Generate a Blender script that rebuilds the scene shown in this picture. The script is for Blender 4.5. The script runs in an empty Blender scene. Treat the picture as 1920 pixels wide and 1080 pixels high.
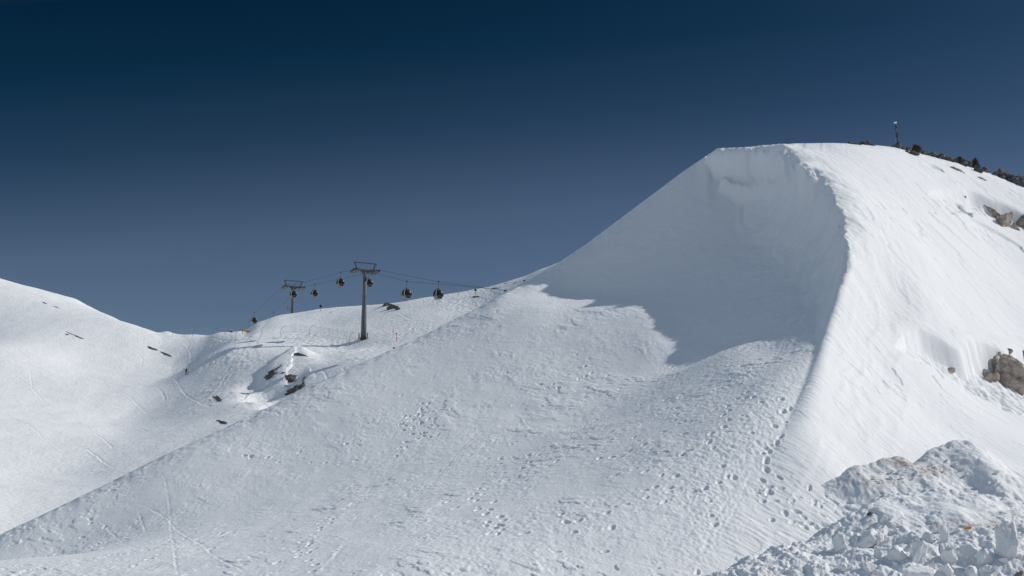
import bpy, math, random
import numpy as np
from mathutils import Vector, Matrix

# ------------------------------------------------------------------ camera, sky, sun
F, PITCH, CAM_Z = 2060.0, math.atan(360 / 2060.0), 2.5      # focal length in photo pixels, upward pitch, eye height
SUN_EL, SUN_X, SUN_Y = math.radians(34.2), 0.97, 0.15       # sun stands to the right, a little behind the viewer
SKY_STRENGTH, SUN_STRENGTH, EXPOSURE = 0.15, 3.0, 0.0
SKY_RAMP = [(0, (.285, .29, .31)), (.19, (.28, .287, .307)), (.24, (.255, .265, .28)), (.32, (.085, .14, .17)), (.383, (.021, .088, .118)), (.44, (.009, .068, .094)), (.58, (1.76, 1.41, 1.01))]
SC = bpy.context.scene
COL = SC.collection
cam_data = bpy.data.cameras.new('camera'); cam = bpy.data.objects.new('camera', cam_data); COL.objects.link(cam)
cam_data.sensor_width = 36.0; cam_data.lens = 36.0 * F / 1920.0
cam_data.clip_start = 0.5; cam_data.clip_end = 20000
cam.location = (0, 0, CAM_Z); cam.rotation_euler = (math.pi / 2 + PITCH, 0, 0)
SC.camera = cam
SC.view_settings.view_transform = 'Standard'; SC.view_settings.look = 'None'
SC.view_settings.exposure = EXPOSURE; SC.view_settings.gamma = 1.0
SC.cycles.max_bounces = 8; SC.cycles.diffuse_bounces = 5
_hn = math.hypot(SUN_X, SUN_Y)
SUN_DIR = Vector((SUN_X / _hn * math.cos(SUN_EL), SUN_Y / _hn * math.cos(SUN_EL), math.sin(SUN_EL)))
world = bpy.data.worlds.new('World'); SC.world = world; world.use_nodes = True
nt = world.node_tree; nt.nodes.clear()
wo = nt.nodes.new('ShaderNodeOutputWorld'); bg = nt.nodes.new('ShaderNodeBackground'); sk = nt.nodes.new('ShaderNodeTexSky')
sk.sky_type = 'NISHITA'; sk.sun_disc = False; sk.sun_elevation = SUN_EL
sk.sun_rotation = math.atan2(SUN_DIR.x, SUN_DIR.y)
sk.altitude = 2600; sk.air_density = 1.0; sk.dust_density = 0.3; sk.ozone_density = 1.0
def _n(t, **kw):
    n = nt.nodes.new(t)
    for k, v in kw.items(): setattr(n, k, v)
    return n
tc = _n('ShaderNodeTexCoord'); sep = _n('ShaderNodeSeparateXYZ'); ramp = _n('ShaderNodeValToRGB'); dot = _n('ShaderNodeVectorMath', operation='DOT_PRODUCT')
sq = _n('ShaderNodeMath', operation='MULTIPLY'); wgt = _n('ShaderNodeMath', operation='SUBTRACT'); wgt.inputs[0].default_value = 1.0; wgt.use_clamp = True
white = _n('ShaderNodeMixRGB'); white.inputs[1].default_value = (.30, .31, .33, 1); mul = _n('ShaderNodeMixRGB', blend_type='MULTIPLY'); mul.inputs[0].default_value = 1.0
# a deep, polarised mountain sky: darkest near the top of view and at right angles to the sun; overhead brightness added above the view to fill shadows
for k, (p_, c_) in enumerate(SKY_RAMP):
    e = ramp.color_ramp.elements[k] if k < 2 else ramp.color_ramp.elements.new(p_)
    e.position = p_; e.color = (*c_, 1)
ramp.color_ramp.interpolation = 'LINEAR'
dot.inputs[1].default_value = SUN_DIR
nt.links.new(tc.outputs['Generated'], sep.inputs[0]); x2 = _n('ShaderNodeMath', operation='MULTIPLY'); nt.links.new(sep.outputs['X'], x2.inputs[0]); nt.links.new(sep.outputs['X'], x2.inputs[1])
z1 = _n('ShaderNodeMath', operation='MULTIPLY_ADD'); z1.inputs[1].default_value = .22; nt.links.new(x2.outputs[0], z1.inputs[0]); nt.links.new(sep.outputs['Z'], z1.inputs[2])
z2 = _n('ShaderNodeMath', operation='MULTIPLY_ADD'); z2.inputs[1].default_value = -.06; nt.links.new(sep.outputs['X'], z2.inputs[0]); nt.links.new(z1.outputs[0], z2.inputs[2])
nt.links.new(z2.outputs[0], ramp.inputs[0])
nt.links.new(tc.outputs['Generated'], dot.inputs[0]); nt.links.new(dot.outputs['Value'], sq.inputs[0]); nt.links.new(dot.outputs['Value'], sq.inputs[1])
sq2 = _n('ShaderNodeMath', operation='MULTIPLY'); nt.links.new(sq.outputs[0], sq2.inputs[0]); nt.links.new(sq.outputs[0], sq2.inputs[1])
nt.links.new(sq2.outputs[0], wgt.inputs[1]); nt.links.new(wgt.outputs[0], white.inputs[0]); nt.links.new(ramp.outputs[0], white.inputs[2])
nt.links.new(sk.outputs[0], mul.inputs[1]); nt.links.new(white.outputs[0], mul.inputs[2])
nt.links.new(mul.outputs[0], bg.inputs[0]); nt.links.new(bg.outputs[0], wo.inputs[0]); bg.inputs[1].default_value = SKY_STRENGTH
sd = bpy.data.lights.new('sun', 'SUN'); sd.energy = SUN_STRENGTH; sd.angle = math.radians(0.53); sd.color = (1.0, 0.965, 0.91)
sun = bpy.data.objects.new('sun', sd); COL.objects.link(sun)
sun.rotation_euler = (-SUN_DIR).to_track_quat('-Z', 'Y').to_euler(); sun.location = (60, -20, 60)

CP, SP = math.cos(PITCH), math.sin(PITCH)
def ray(u, v):
    a = (u - 960.0) / F; b = (540.0 - v) / F
    return a, CP - b * SP, SP + b * CP
def P(u, v, Y):                                             # the point seen at photo pixel (u, v), Y metres ahead
    dx, dy, dz = ray(u, v); s = Y / dy
    return np.array((dx * s, Y, CAM_Z + dz * s))
def project(x, y, z):
    dz = z - CAM_Z; D = y * CP + dz * SP; up = -y * SP + dz * CP
    return 960 + F * x / D, 540 - F * up / D

# ------------------------------------------------------------------ numeric helpers
class TPS:                                                  # thin-plate spline height surface through 3-D points
    def __init__(self, pts, sc=30.0, lam=1e-4):
        p = np.array(pts, float); self.sc = sc; self.c = p[:, :2] / sc; n = len(p)
        A = np.zeros((n + 3, n + 3)); A[:n, :n] = self.k(self.c, self.c) + lam * np.eye(n)
        A[:n, n] = 1; A[:n, n + 1:] = self.c; A[n, :n] = 1; A[n + 1:, :n] = self.c.T
        self.w = np.linalg.solve(A, np.concatenate([p[:, 2], np.zeros(3)]))
    @staticmethod
    def k(a, b):
        r2 = ((a[:, None, :] - b[None, :, :]) ** 2).sum(-1)
        return r2 * np.log(r2 + 1e-12)
    def __call__(self, x, y):
        shp = np.shape(x); q = np.stack([np.ravel(x), np.ravel(y)], 1) / self.sc; n = len(self.c); out = np.empty(len(q))
        for i in range(0, len(q), 60000):
            s = q[i:i + 60000]
            r2 = np.maximum((s ** 2).sum(1)[:, None] + (self.c ** 2).sum(1)[None] - 2 * s @ self.c.T, 0) + 1e-12
            out[i:i + 60000] = (r2 * np.log(r2)) @ self.w[:n] + self.w[n] + s @ self.w[n + 1:]
        return out.reshape(shp)
def sstep(a, b, x):
    t = np.clip((x - a) / (b - a), 0, 1); return t * t * (3 - 2 * t)
def smin(a, b, k):
    h = np.clip(0.5 + 0.5 * (b - a) / k, 0, 1); return b + (a - b) * h - k * h * (1 - h)
_rs = np.random.RandomState(7)
_perm = _rs.permutation(4096).astype(np.int64); _ga = _rs.rand(4096) * 2 * np.pi; _gx = np.cos(_ga); _gy = np.sin(_ga)
def _hash(i, j): return _perm[(_perm[i & 4095] + j) & 4095]
def perlin(x, y):
    xi = np.floor(x).astype(np.int64); yi = np.floor(y).astype(np.int64); fx = x - xi; fy = y - yi
    u = fx * fx * fx * (fx * (fx * 6 - 15) + 10); v = fy * fy * fy * (fy * (fy * 6 - 15) + 10)
    def g(i, j):
        h = _hash(xi + i, yi + j); return _gx[h] * (fx - i) + _gy[h] * (fy - j)
    a = g(0, 0); b = g(1, 0); c = g(0, 1); d = g(1, 1)
    a = a + (b - a) * u; c = c + (d - c) * u
    return (a + (c - a) * v) * 1.5
def fbm(x, y, octv=4, gain=0.5):
    s = 0; a = 1.0
    for i in range(octv):
        s = s + a * perlin(x * 2 ** i + 17.3 * i, y * 2 ** i - 9.1 * i); a *= gain
    return s
def worley(x, y):                                           # distance to nearest and second feature point, cell id
    xi = np.floor(x).astype(np.int64); yi = np.floor(y).astype(np.int64)
    f1 = np.full(x.shape, 9.0); f2 = np.full(x.shape, 9.0); idc = np.zeros(x.shape)
    for i in (-1, 0, 1):
        for j in (-1, 0, 1):
            h = _hash(xi + i, yi + j); px = xi + i + (h % 61) / 61.0; py = yi + j + (h // 61 % 61) / 61.0
            d = np.hypot(px - x, py - y); m = d < f1
            f2 = np.where(m, f1, np.minimum(f2, d)); idc = np.where(m, (h % 97) / 97.0, idc); f1 = np.where(m, d, f1)
    return f1, f2, idc
def catmull(pts, n=8):
    p = np.array(pts, float); out = []
    for i in range(len(p) - 1):
        a = p[max(i - 1, 0)]; b = p[i]; c = p[i + 1]; d = p[min(i + 2, len(p) - 1)]
        for t in np.arange(n) / n:
            out.append(0.5 * (2 * b + (c - a) * t + (2 * a - 5 * b + 4 * c - d) * t * t + (3 * b - a - 3 * c + d) * t ** 3))
    out.append(p[-1]); return np.array(out)
def poly_dist(x, y, line, maxd=1e9):
    """signed plan distance to a polyline (positive on its right hand), parameter 0..n-1 and segment height"""
    shp = np.shape(x); x = np.ravel(x); y = np.ravel(y)
    best = np.full(len(x), 1e9); sg = np.ones(len(x)); par = np.zeros(len(x))
    lo = line[:, :2].min(0) - maxd; hi = line[:, :2].max(0) + maxd
    idx = np.nonzero((x > lo[0]) & (x < hi[0]) & (y > lo[1]) & (y < hi[1]))[0]
    xs = x[idx]; ys = y[idx]; bb = best[idx]; ss = sg[idx]; pp = par[idx]
    for i in range(len(line) - 1):
        ax, ay = line[i, :2]; dx, dy = line[i + 1, :2] - line[i, :2]; L2 = dx * dx + dy * dy + 1e-12
        t = ((xs - ax) * dx + (ys - ay) * dy) / L2; tc = np.clip(t, 0, 1)
        ex = xs - ax - tc * dx; ey = ys - ay - tc * dy; d = np.hypot(ex, ey); m = d < bb
        bb = np.where(m, d, bb); ss = np.where(m, np.where(ex * dy - ey * dx > 0, 1.0, -1.0), ss); pp = np.where(m, i + tc, pp)
    best[idx] = bb; sg[idx] = ss; par[idx] = pp
    return (best * sg).reshape(shp), par.reshape(shp)

# ------------------------------------------------------------------ the drift in the foreground (macro shape)
CREST = [(1285, 1110, 29), (1300, 1075, 30.3), (1340, 985, 34), (1395, 885, 38.3), (1450, 800, 42.2), (1490, 730, 46), (1525, 660, 51), (1555, 580, 56.5),
         (1578, 510, 61), (1587, 440, 66), (1582, 392, 69.5), (1562, 355, 73), (1530, 328, 76), (1490, 307, 79.5), (1440, 290, 83), (1390, 280, 86), (1345, 278, 87.6), (1322, 290, 88.2)]
WALL = [0, 0, 0, .0, .02, .08, .25, .8, 1.9, 3.1, 3.8, 4.2, 4.5, 4.5, 3.9, 2.4, .9, .0]
crest_pts = np.array([P(*c) for c in CREST])
crest = catmull(np.concatenate([crest_pts, np.array(WALL)[:, None]], 1), 6)
crest[:, 3] = np.maximum(crest[:, 3], 0)
crest = np.concatenate([crest, [(15, 98, 28, 0), (10, 108, 20, 0), (0, 130, 5, 0), (-10, 190, 0, 0)]])
RIDGE = [(0, 1002, 59), (100, 955, 61), (200, 907, 63), (300, 857, 65), (400, 812, 67.3), (500, 765, 69.8), (640, 697, 73.5), (780, 635, 77), (900, 575, 80.5),
         (1040, 497, 84.7), (1100, 457, 86.7), (1200, 382, 89), (1280, 322, 89.5), (1322, 290, 89.2)]
ridge_pts = np.array([P(*c) for c in RIDGE])
A_, B_, C_ = ridge_pts[0], ridge_pts[-1], P(1290, 1080, 27.5)
L_pts = [tuple(p) for p in ridge_pts]
rd = (ridge_pts[-1] - ridge_pts[0])[:2]; rd /= np.hypot(*rd); rn = np.array((-rd[1], rd[0]))     # away from the viewer
for p in ridge_pts[::2]:
    for dist, drop in ((6, 3.6), (16, 11), (45, 33)):
        L_pts.append((p[0] + rn[0] * dist, p[1] + rn[1] * dist, p[2] - drop))
for k, p in enumerate(crest_pts):
    L_pts.append((p[0], p[1], p[2] - WALL[k]))
for k in (0, 2, 4, 6, 7, 8):
    t = (ridge_pts[min(k + 1, 13)] - ridge_pts[max(k - 1, 0)])[:2]; t /= np.hypot(*t); q = ridge_pts[k]
    sl = {0: -.04, 2: -.07, 4: -.12, 6: -.14, 7: -.13, 8: -.12}[k]
    for s_, dz in ((1.6, .24), (3.6, .16), (7.0, -.30)): L_pts.append((q[0] + t[1] * s_, q[1] - t[0] * s_, q[2] + sl * s_ + dz))
for u, Y in ((-300, 42), (0, 39), (250, 37), (500, 34.6), (750, 32.8), (1000, 31.8), (1200, 30.9)):
    L_pts.append(tuple(P(u, 1085, Y)))
for u, v, Y in ((-400, 1190, 46), (600, 1300, 25.5), (1000, 1350, 21), (1300, 1330, 20.5), (0, 1240, 27), (-300, 1240, 30), (100, 1600, 14), (960, 1800, 9)):
    L_pts.append(tuple(P(u, v, Y)))
# (surface points where the rim's shadow ends)
for c in ((1400, 637, 60.1), (1320, 672, 61.7), (1268, 691, 62.9), (1253, 668, 64.6), (1248, 625, 67.6), (1225, 588, 71.0), (1180, 567, 73.9), (1120, 557, 77.2), (1070, 538, 80.6), (1440, 410, 81.5)): L_pts.append(tuple(P(*c)))
L_base = TPS(L_pts)
SKY_R = [(1345, 278, 87.6), (1400, 276, 89.3), (1490, 269, 91.8), (1560, 268, 95.6), (1620, 270, 98.8), (1680, 276, 101.5), (1720, 286, 102.5), (1760, 296, 103), (1800, 306, 103), (1840, 319, 103), (1880, 334, 102.5), (1920, 350, 102), (2100, 400, 101), (2300, 430, 101)]
R_pts = [tuple(p) for p in crest_pts]
for u, v, Y in SKY_R[1:]:
    p = P(u, v, Y); R_pts.append(tuple(p)); R_pts.append((p[0] + 3, p[1] + 12, p[2] - 3.5)); R_pts.append((p[0] + 8, p[1] + 45, p[2] - 26))
for c in ((1640, 330, 83.3), (1650, 420, 73.2), (1650, 520, 65.1), (1640, 620, 57.9), (1620, 720, 51.7), (1560, 820, 44.5), (1480, 920, 38.6), (1420, 1000, 34.6), (1380, 1080, 31),
          (1780, 390, 86.1), (1780, 480, 77.5), (1780, 600, 68.4), (1780, 700, 60.8), (1760, 800, 52.6), (1700, 880, 45.5), (1600, 960, 38.8), (1500, 1040, 34.2), (1470, 1085, 32),
          (1920, 430, 90.9), (1920, 520, 83.7), (1920, 640, 73.7), (1920, 740, 64.1), (1920, 840, 54.1), (1900, 930, 45.0), (1800, 1000, 38.8), (1700, 1080, 33.0), (1920, 1080, 33.9),
          (2250, 600, 82.3), (2250, 850, 59.3), (2250, 1080, 38.8), (1500, 1330, 19.4), (2300, 1400, 19.4), (1000, 1900, 8.7)):
    R_pts.append(tuple(P(*c)))
for p in ((-20, 40, 9.), (-12, 36, 7.), (-5, 32, 4.), (-26, 32, 11.), (0, 100, 47.9), (-30, 70, 42), (-40, 40, 25), (-10, 25, 6)): R_pts.append(p)
R_base = TPS(R_pts)
def drift(x, y):
    d, par = poly_dist(x, y, crest, 30)
    H = np.interp(par, np.arange(len(crest)), crest[:, 3])
    d = d + (0.30 * perlin(x * .55, y * .55) + 0.07 * perlin(x * 2.7, y * 2.7)) * sstep(0.3, 3.5, H) * (d > -6)
    w0 = 0.95 * H + 0.05
    t = (d + w0) / w0
    wall = H * np.where(t < 0, 0, np.where(t < 1, np.clip(t, 0, 1) ** 2.2, 1 + 2.2 * (t - 1)))
    wall = np.minimum(wall, 30)
    L = L_base(x, y) + wall
    R = R_base(x, y)
    k = np.interp(par, [0, 18, 30, 38, 46, 54, 92, 101, 106], [5.0, 4.2, 2.8, 1.7, 1.4, 1.7, 1.7, .6, .2])
    return smin(L, R, k), d, par, H

def fix_crest(X, Y, Z, line, width, sm=9, hole=0):
    lu = [q[0] for q in line]; lv = [q[1] for q in line]; ly = [q[2] for q in line]
    for _ in range(5):
        U, V = project(X, Y, Z); i = np.argmin(V, 0); j = np.arange(X.shape[1])
        dv = np.interp(U[i, j], lu, lv) - V[i, j]; dv *= 1 - hole * sstep(285, 305, U[i, j]) * sstep(415, 385, U[i, j]); dv[(U[i, j] < lu[0]) | (U[i, j] > lu[-1])] = 0
        y0 = Y[i, j] if not hole else np.interp(U[i, j], lu, ly); k = np.hanning(sm); k /= k.sum()
        dv = np.convolve(np.pad(dv, sm // 2, 'edge'), k, 'valid'); y0 = np.convolve(np.pad(y0, sm // 2, 'edge'), k, 'valid')
        Z = Z - dv * y0 / F * 1.03 * np.exp(-((Y - y0) / (width * y0)) ** 2)
    return Z
def make_mesh(name, co, faces, mat=None, smooth=True):
    me = bpy.data.meshes.new(name); co = np.ascontiguousarray(co, np.float32); faces = np.ascontiguousarray(faces, np.int32); n = faces.shape[1]
    me.vertices.add(len(co)); me.vertices.foreach_set('co', co.ravel())
    me.loops.add(faces.size); me.loops.foreach_set('vertex_index', faces.ravel())
    me.polygons.add(len(faces)); me.polygons.foreach_set('loop_start', np.arange(0, faces.size, n, dtype=np.int32))
    me.polygons.foreach_set('use_smooth', np.full(len(faces), smooth))
    me.update(calc_edges=True)
    if mat: me.materials.append(mat)
    o = bpy.data.objects.new(name, me); COL.objects.link(o); return o
def grid_faces(nr, nc):
    i = np.arange((nr - 1) * nc).reshape(nr - 1, nc)[:, :-1].ravel()
    return np.stack([i, i + 1, i + nc + 1, i + nc], 1)
def spaced(knots, counts):
    out = []
    for (a, b), n in zip(zip(knots[:-1], knots[1:]), counts): out.append(np.linspace(a, b, n, endpoint=False))
    out.append([knots[-1]]); return np.concatenate(out)

# ------------------------------------------------------------------ materials
def new_mat(name, col, rough=0.6, metal=0.0, spec=0.5):
    m = bpy.data.materials.new(name); m.use_nodes = True; b = m.node_tree.nodes['Principled BSDF']
    b.inputs['Base Color'].default_value = (*col, 1); b.inputs['Roughness'].default_value = rough; b.inputs['Metallic'].default_value = metal
    b.inputs['Specular IOR Level'].default_value = spec
    return m
def noise_mat(name, stops, scale=6.0, rough=0.8, bump=0.0, detail=6.0, spec=0.3, stretch=(1, 1, 1)):
    m = new_mat(name, stops[0][1], rough, 0, spec); t = m.node_tree; b = t.nodes['Principled BSDF']
    c = t.nodes.new('ShaderNodeTexCoord'); mp = t.nodes.new('ShaderNodeMapping'); n = t.nodes.new('ShaderNodeTexNoise'); r = t.nodes.new('ShaderNodeValToRGB')
    mp.inputs['Scale'].default_value = stretch
    n.inputs['Scale'].default_value = scale; n.inputs['Detail'].default_value = detail; n.inputs['Roughness'].default_value = 0.62
    for k, (p, cc) in enumerate(stops):
        e = r.color_ramp.elements[k] if k < 2 else r.color_ramp.elements.new(p)
        e.position = p; e.color = (*cc, 1)
    t.links.new(c.outputs['Object'], mp.inputs[0]); t.links.new(mp.outputs[0], n.inputs['Vector']); t.links.new(n.outputs['Fac'], r.inputs[0]); t.links.new(r.outputs[0], b.inputs['Base Color'])
    if bump:
        bp = t.nodes.new('ShaderNodeBump'); bp.inputs['Strength'].default_value = 1.0; bp.inputs['Distance'].default_value = bump
        t.links.new(n.outputs['Fac'], bp.inputs['Height']); t.links.new(bp.outputs[0], b.inputs['Normal'])
    return m
def snow_mat(name, scale, dist, dirt=False):
    m = new_mat(name, (.88, .885, .895), 0.85, 0, 0.12); t = m.node_tree; b = t.nodes['Principled BSDF']
    c = t.nodes.new('ShaderNodeTexCoord'); n = t.nodes.new('ShaderNodeTexNoise'); bp = t.nodes.new('ShaderNodeBump')
    n.inputs['Scale'].default_value = scale; n.inputs['Detail'].default_value = 5.0; n.inputs['Roughness'].default_value = 0.6
    bp.inputs['Strength'].default_value = 1.0; bp.inputs['Distance'].default_value = dist
    t.links.new(c.outputs['Object'], n.inputs['Vector']); t.links.new(n.outputs['Fac'], bp.inputs['Height']); t.links.new(bp.outputs[0], b.inputs['Normal'])
    if dirt:                                                # brown grit lying on the snow, stored per vertex
        at = t.nodes.new('ShaderNodeAttribute'); at.attribute_name = 'dirt'; n2 = t.nodes.new('ShaderNodeTexNoise'); n2.inputs['Scale'].default_value = 7.0; n2.inputs['Detail'].default_value = 7.0
        mu = t.nodes.new('ShaderNodeMath'); mu.operation = 'MULTIPLY_ADD'; mu.inputs[1].default_value = 2.4; mu.inputs[2].default_value = -0.8
        mm = t.nodes.new('ShaderNodeMath'); mm.operation = 'MULTIPLY'; mm.use_clamp = True; mx = t.nodes.new('ShaderNodeMixRGB')
        mx.inputs[1].default_value = (.88, .885, .895, 1); mx.inputs[2].default_value = (.36, .27, .20, 1)
        t.links.new(c.outputs['Object'], n2.inputs['Vector']); t.links.new(n2.outputs['Fac'], mu.inputs[0]); t.links.new(mu.outputs[0], mm.inputs[0]); t.links.new(at.outputs['Fac'], mm.inputs[1])
        t.links.new(mm.outputs[0], mx.inputs[0]); t.links.new(mx.outputs[0], b.inputs['Base Color'])
    return m
SNOW = snow_mat('snow', 11.0, 0.018, dirt=True)
SNOW_FAR = snow_mat('far_snow', 1.6, 0.16)
SNOW_HEAP = snow_mat('heaped_snow', 14.0, 0.02, dirt=True)

# ------------------------------------------------------------------ the drift as one sheet, with its surface detail
Q = 0.8
class Sheet:                                                # a height sheet on a fan-shaped grid: look-ups, ray hits, stamping
    def __init__(self, a, y, Z): self.a, self.y, self.Z = a, y, Z
    def h(self, x, y):
        x = np.atleast_1d(np.asarray(x, float)); y = np.atleast_1d(np.asarray(y, float))
        i = np.clip(np.searchsorted(self.y, y) - 1, 0, len(self.y) - 2); q = x / np.maximum(y, 1e-6)
        j = np.clip(np.searchsorted(self.a, q) - 1, 0, len(self.a) - 2)
        ty = np.clip((y - self.y[i]) / (self.y[i + 1] - self.y[i]), 0, 1); tx = np.clip((q - self.a[j]) / (self.a[j + 1] - self.a[j]), 0, 1)
        Z = self.Z
        return (Z[i, j] * (1 - tx) + Z[i, j + 1] * tx) * (1 - ty) + (Z[i + 1, j] * (1 - tx) + Z[i + 1, j + 1] * tx) * ty
    def hit(self, u, v, tries=25):                          # where the sight line through photo pixel (u, v) meets the sheet
        for k in range(tries):
            dx, dy, dz = ray(u, v + k); Y = np.geomspace(self.y[0] + .5, self.y[-1] - .5, 4000); x = dx / dy * Y; z = CAM_Z + dz / dy * Y
            m = np.nonzero(z < self.h(x, Y))[0]
            if len(m): i = m[0]; return np.array((x[i], Y[i], float(self.h(x[i], Y[i])[0])))
        raise ValueError('no hit %s %s' % (u, v))
    def normal(self, p, e=0.6):
        gx = float((self.h(p[0] + e, p[1]) - self.h(p[0] - e, p[1]))[0]) / (2 * e); gy = float((self.h(p[0], p[1] + e) - self.h(p[0], p[1] - e))[0]) / (2 * e)
        n = np.array((-gx, -gy, 1.0)); return n / np.linalg.norm(n)
    def window(self, x, y, r):
        i0, i1 = np.searchsorted(self.y, (y - r, y + r)); j0, j1 = np.searchsorted(self.a, ((x - r) / y - abs(x) * r / y ** 2, (x + r) / y + abs(x) * r / y ** 2))
        return slice(max(i0 - 1, 0), i1 + 1), slice(max(j0 - 1, 0), j1 + 1)
a_ = spaced([-.66, -.49, .49, .70], [int(60 * Q), int(1500 * Q), int(80 * Q)])
y_ = np.exp(spaced(np.log([7, 24, 27, 60, 98, 125, 185]), [int(60 * Q), int(60 * Q), int(800 * Q), int(700 * Q), int(90 * Q), int(60 * Q)]))
Yg, Ag = np.meshgrid(y_, a_, indexing='ij'); Xg = Ag * Yg
Z, D, PAR, HH = drift(Xg, Yg)
Z = Z + .75 * (np.maximum(D, 0) / 5.5) * np.exp(1 - np.maximum(D, 0) / 5.5) * sstep(1.8, 4.0, HH) * (np.abs(D) < 28)      # the top rolls over towards the lip
Z = Z + .42 * (np.maximum(D, 0) / 2.2) * np.exp(1 - np.maximum(D, 0) / 2.2) * sstep(1.5, 3.5, HH) * (np.abs(D) < 25)
Z = fix_crest(Xg, Yg, Z, RIDGE[:-1] + SKY_R, .05)
macro = Sheet(a_, y_, Z.copy()); drf = Sheet(a_, y_, Z)
U, V = project(Xg, Yg, Z)
def on(pts): return np.array([macro.hit(u, v) for u, v in pts])
def blob(u0, v0, ru, rv): return np.exp(-(((U - u0) / ru) ** 2 + ((V - v0) / rv) ** 2))
left = sstep(0.3, -0.8, D); right = 1 - left
wl = np.sqrt(Xg ** 2 + Yg ** 2)
# scoops and small cornices in the wind-packed right flank: (line in photo pixels, depth, length down-slope)
def scarp(line, depth, length, lip=0.1, rough=0.25, edge=0.72):
    ln = catmull(np.concatenate([on(line), np.array(depth, float)[:, None], np.array(length, float)[:, None]], 1), 5)
    d, par = poly_dist(Xg, Yg, ln, max(length) + 1.5)
    k = np.arange(len(ln)); dep = np.interp(par, k, ln[:, 3]); le = np.interp(par, k, ln[:, 4]) + 1e-3
    s = d + rough * (perlin(Xg * .33, Yg * .33) + .3 * perlin(Xg * .33 + 5, Yg * 1.5)) * np.minimum(1, dep)
    t = s / le; dropw = np.clip(.22 * dep, .12, .5)
    endf = sstep(0, .8, par) * (1 - sstep(len(ln) - 1.8, len(ln) - 1.02, par))
    g = sstep(0, dropw, s) * (1 - sstep(edge, 1.0, t)) * (0.6 + 0.4 * (1 - np.clip(t, 0, 1)))
    g = g * (1 + .16 * fbm(Xg / .8 + 3, Yg / .5, 3))
    lipb = lip * np.exp(-((s + .35) / .4) ** 2)
    return endf * (np.where((s > 0) & (np.abs(d) < 50), -dep * g, 0) + np.where(np.abs(d) < 50, lipb * np.minimum(dep, 1), 0))
SC1 = scarp([(1738, 364), (1775, 354), (1812, 357), (1850, 372), (1890, 390), (1945, 408)], [.25, .6, 1.2, 1.3, 1.2, .8], [1.6, 2.0, 2.6, 2.8, 2.6, 2.2])
SC2 = scarp([(1782, 366), (1795, 372), (1808, 386), (1822, 399)], [.3, .7, .7, .3], [1.2, 1.5, 1.4, 1.0], rough=.12)
SC3 = scarp([(1672, 636), (1700, 622), (1740, 633), (1785, 648), (1840, 651), (1890, 652), (1960, 655)], [.2, .9, 1.4, 1.5, 1.6, 1.7, 1.7], [.9, 2.0, 3.4, 4.2, 4.8, 5.2, 5.6], lip=.15, rough=.5, edge=.8)
SC4 = scarp([(1728, 305), (1745, 308), (1765, 318)], [.2, .4, .2], [.8, .9, .8], rough=.1)
SC5 = scarp([(1812, 405), (1840, 418), (1880, 440), (1915, 462)], [.15, .3, .3, .2], [.9, 1.2, 1.2, 1.0], rough=.2)
# folded layers of the cornice bowl under the rim
def ledge(line, height, width, rough=.1):
    ln = catmull(np.concatenate([on(line), np.array(height, float)[:, None]], 1), 6); d, par = poly_dist(Xg, Yg, ln, width * 3)
    dep = np.interp(par, np.arange(len(ln)), ln[:, 3]); s = d + rough * perlin(Xg * 1.1, Yg * 1.1)
    endf = sstep(0, 3, par) * (1 - sstep(len(ln) - 4, len(ln) - 1.02, par))
    return np.where(np.abs(d) < width * 3, dep * endf * np.exp(-np.maximum(-s, 0) / width) * sstep(.18, -.1, s), 0)
LED = 3.3 * ledge([(1322, 303), (1338, 322), (1355, 340), (1378, 347), (1398, 343), (1412, 331), (1430, 331), (1460, 340), (1480, 352)], [.3, .7, .9, .9, .8, .6, .5, .4, .2], 1.3) \
    + 3.3 * ledge([(1345, 352), (1362, 366), (1385, 369), (1420, 369), (1455, 366), (1490, 372)], [.25, .45, .4, .3, .3, .2], 1.2) \
    + 3.3 * ledge([(1485, 352), (1505, 362), (1522, 380), (1527, 386)], [.2, .5, .6, .2], .7)
LAY = .05 * np.sin(7.0 * (PAR * .11 + np.abs(D) * .8 + .5 * perlin(Xg * .5, Yg * .5))) * sstep(.8, 2.5, HH) * sstep(0, -.6, D) * sstep(-5, -2, D)
bowl_edge = catmull(on([(1540, 600), (1470, 622), (1400, 637), (1330, 672), (1268, 692), (1250, 668), (1246, 625), (1224, 590), (1180, 567), (1120, 557), (1062, 548), (1048, 525), (1050, 500)]), 5)
dE, pE = poly_dist(Xg, Yg, bowl_edge, 9); dE = -dE if float(np.sum(dE * blob(1400, 500, 60, 40) * (np.abs(dE) < 50))) > 0 else dE        # positive outside the bowl
BOWL = .16 * np.tanh(dE / 1.0) * np.exp(-(dE / 5.5) ** 2) * (np.abs(dE) < 50) * sstep(0, 8, pE) * sstep(len(bowl_edge) - 1, len(bowl_edge) - 5, pE)
det = BOWL - .34 * left * blob(1445, 645, 80, 32) + SC1 + SC2 + SC3 + SC4 + SC5 + LED + LAY
# broad unevenness
det += .06 * fbm(Xg / 7.0, Yg / 7.0, 3) + .022 * fbm(Xg / 1.3, Yg / 1.3, 3) * (.5 + .8 * sstep(-.1, .5, perlin(Xg / 5, Yg / 5)))
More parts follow.
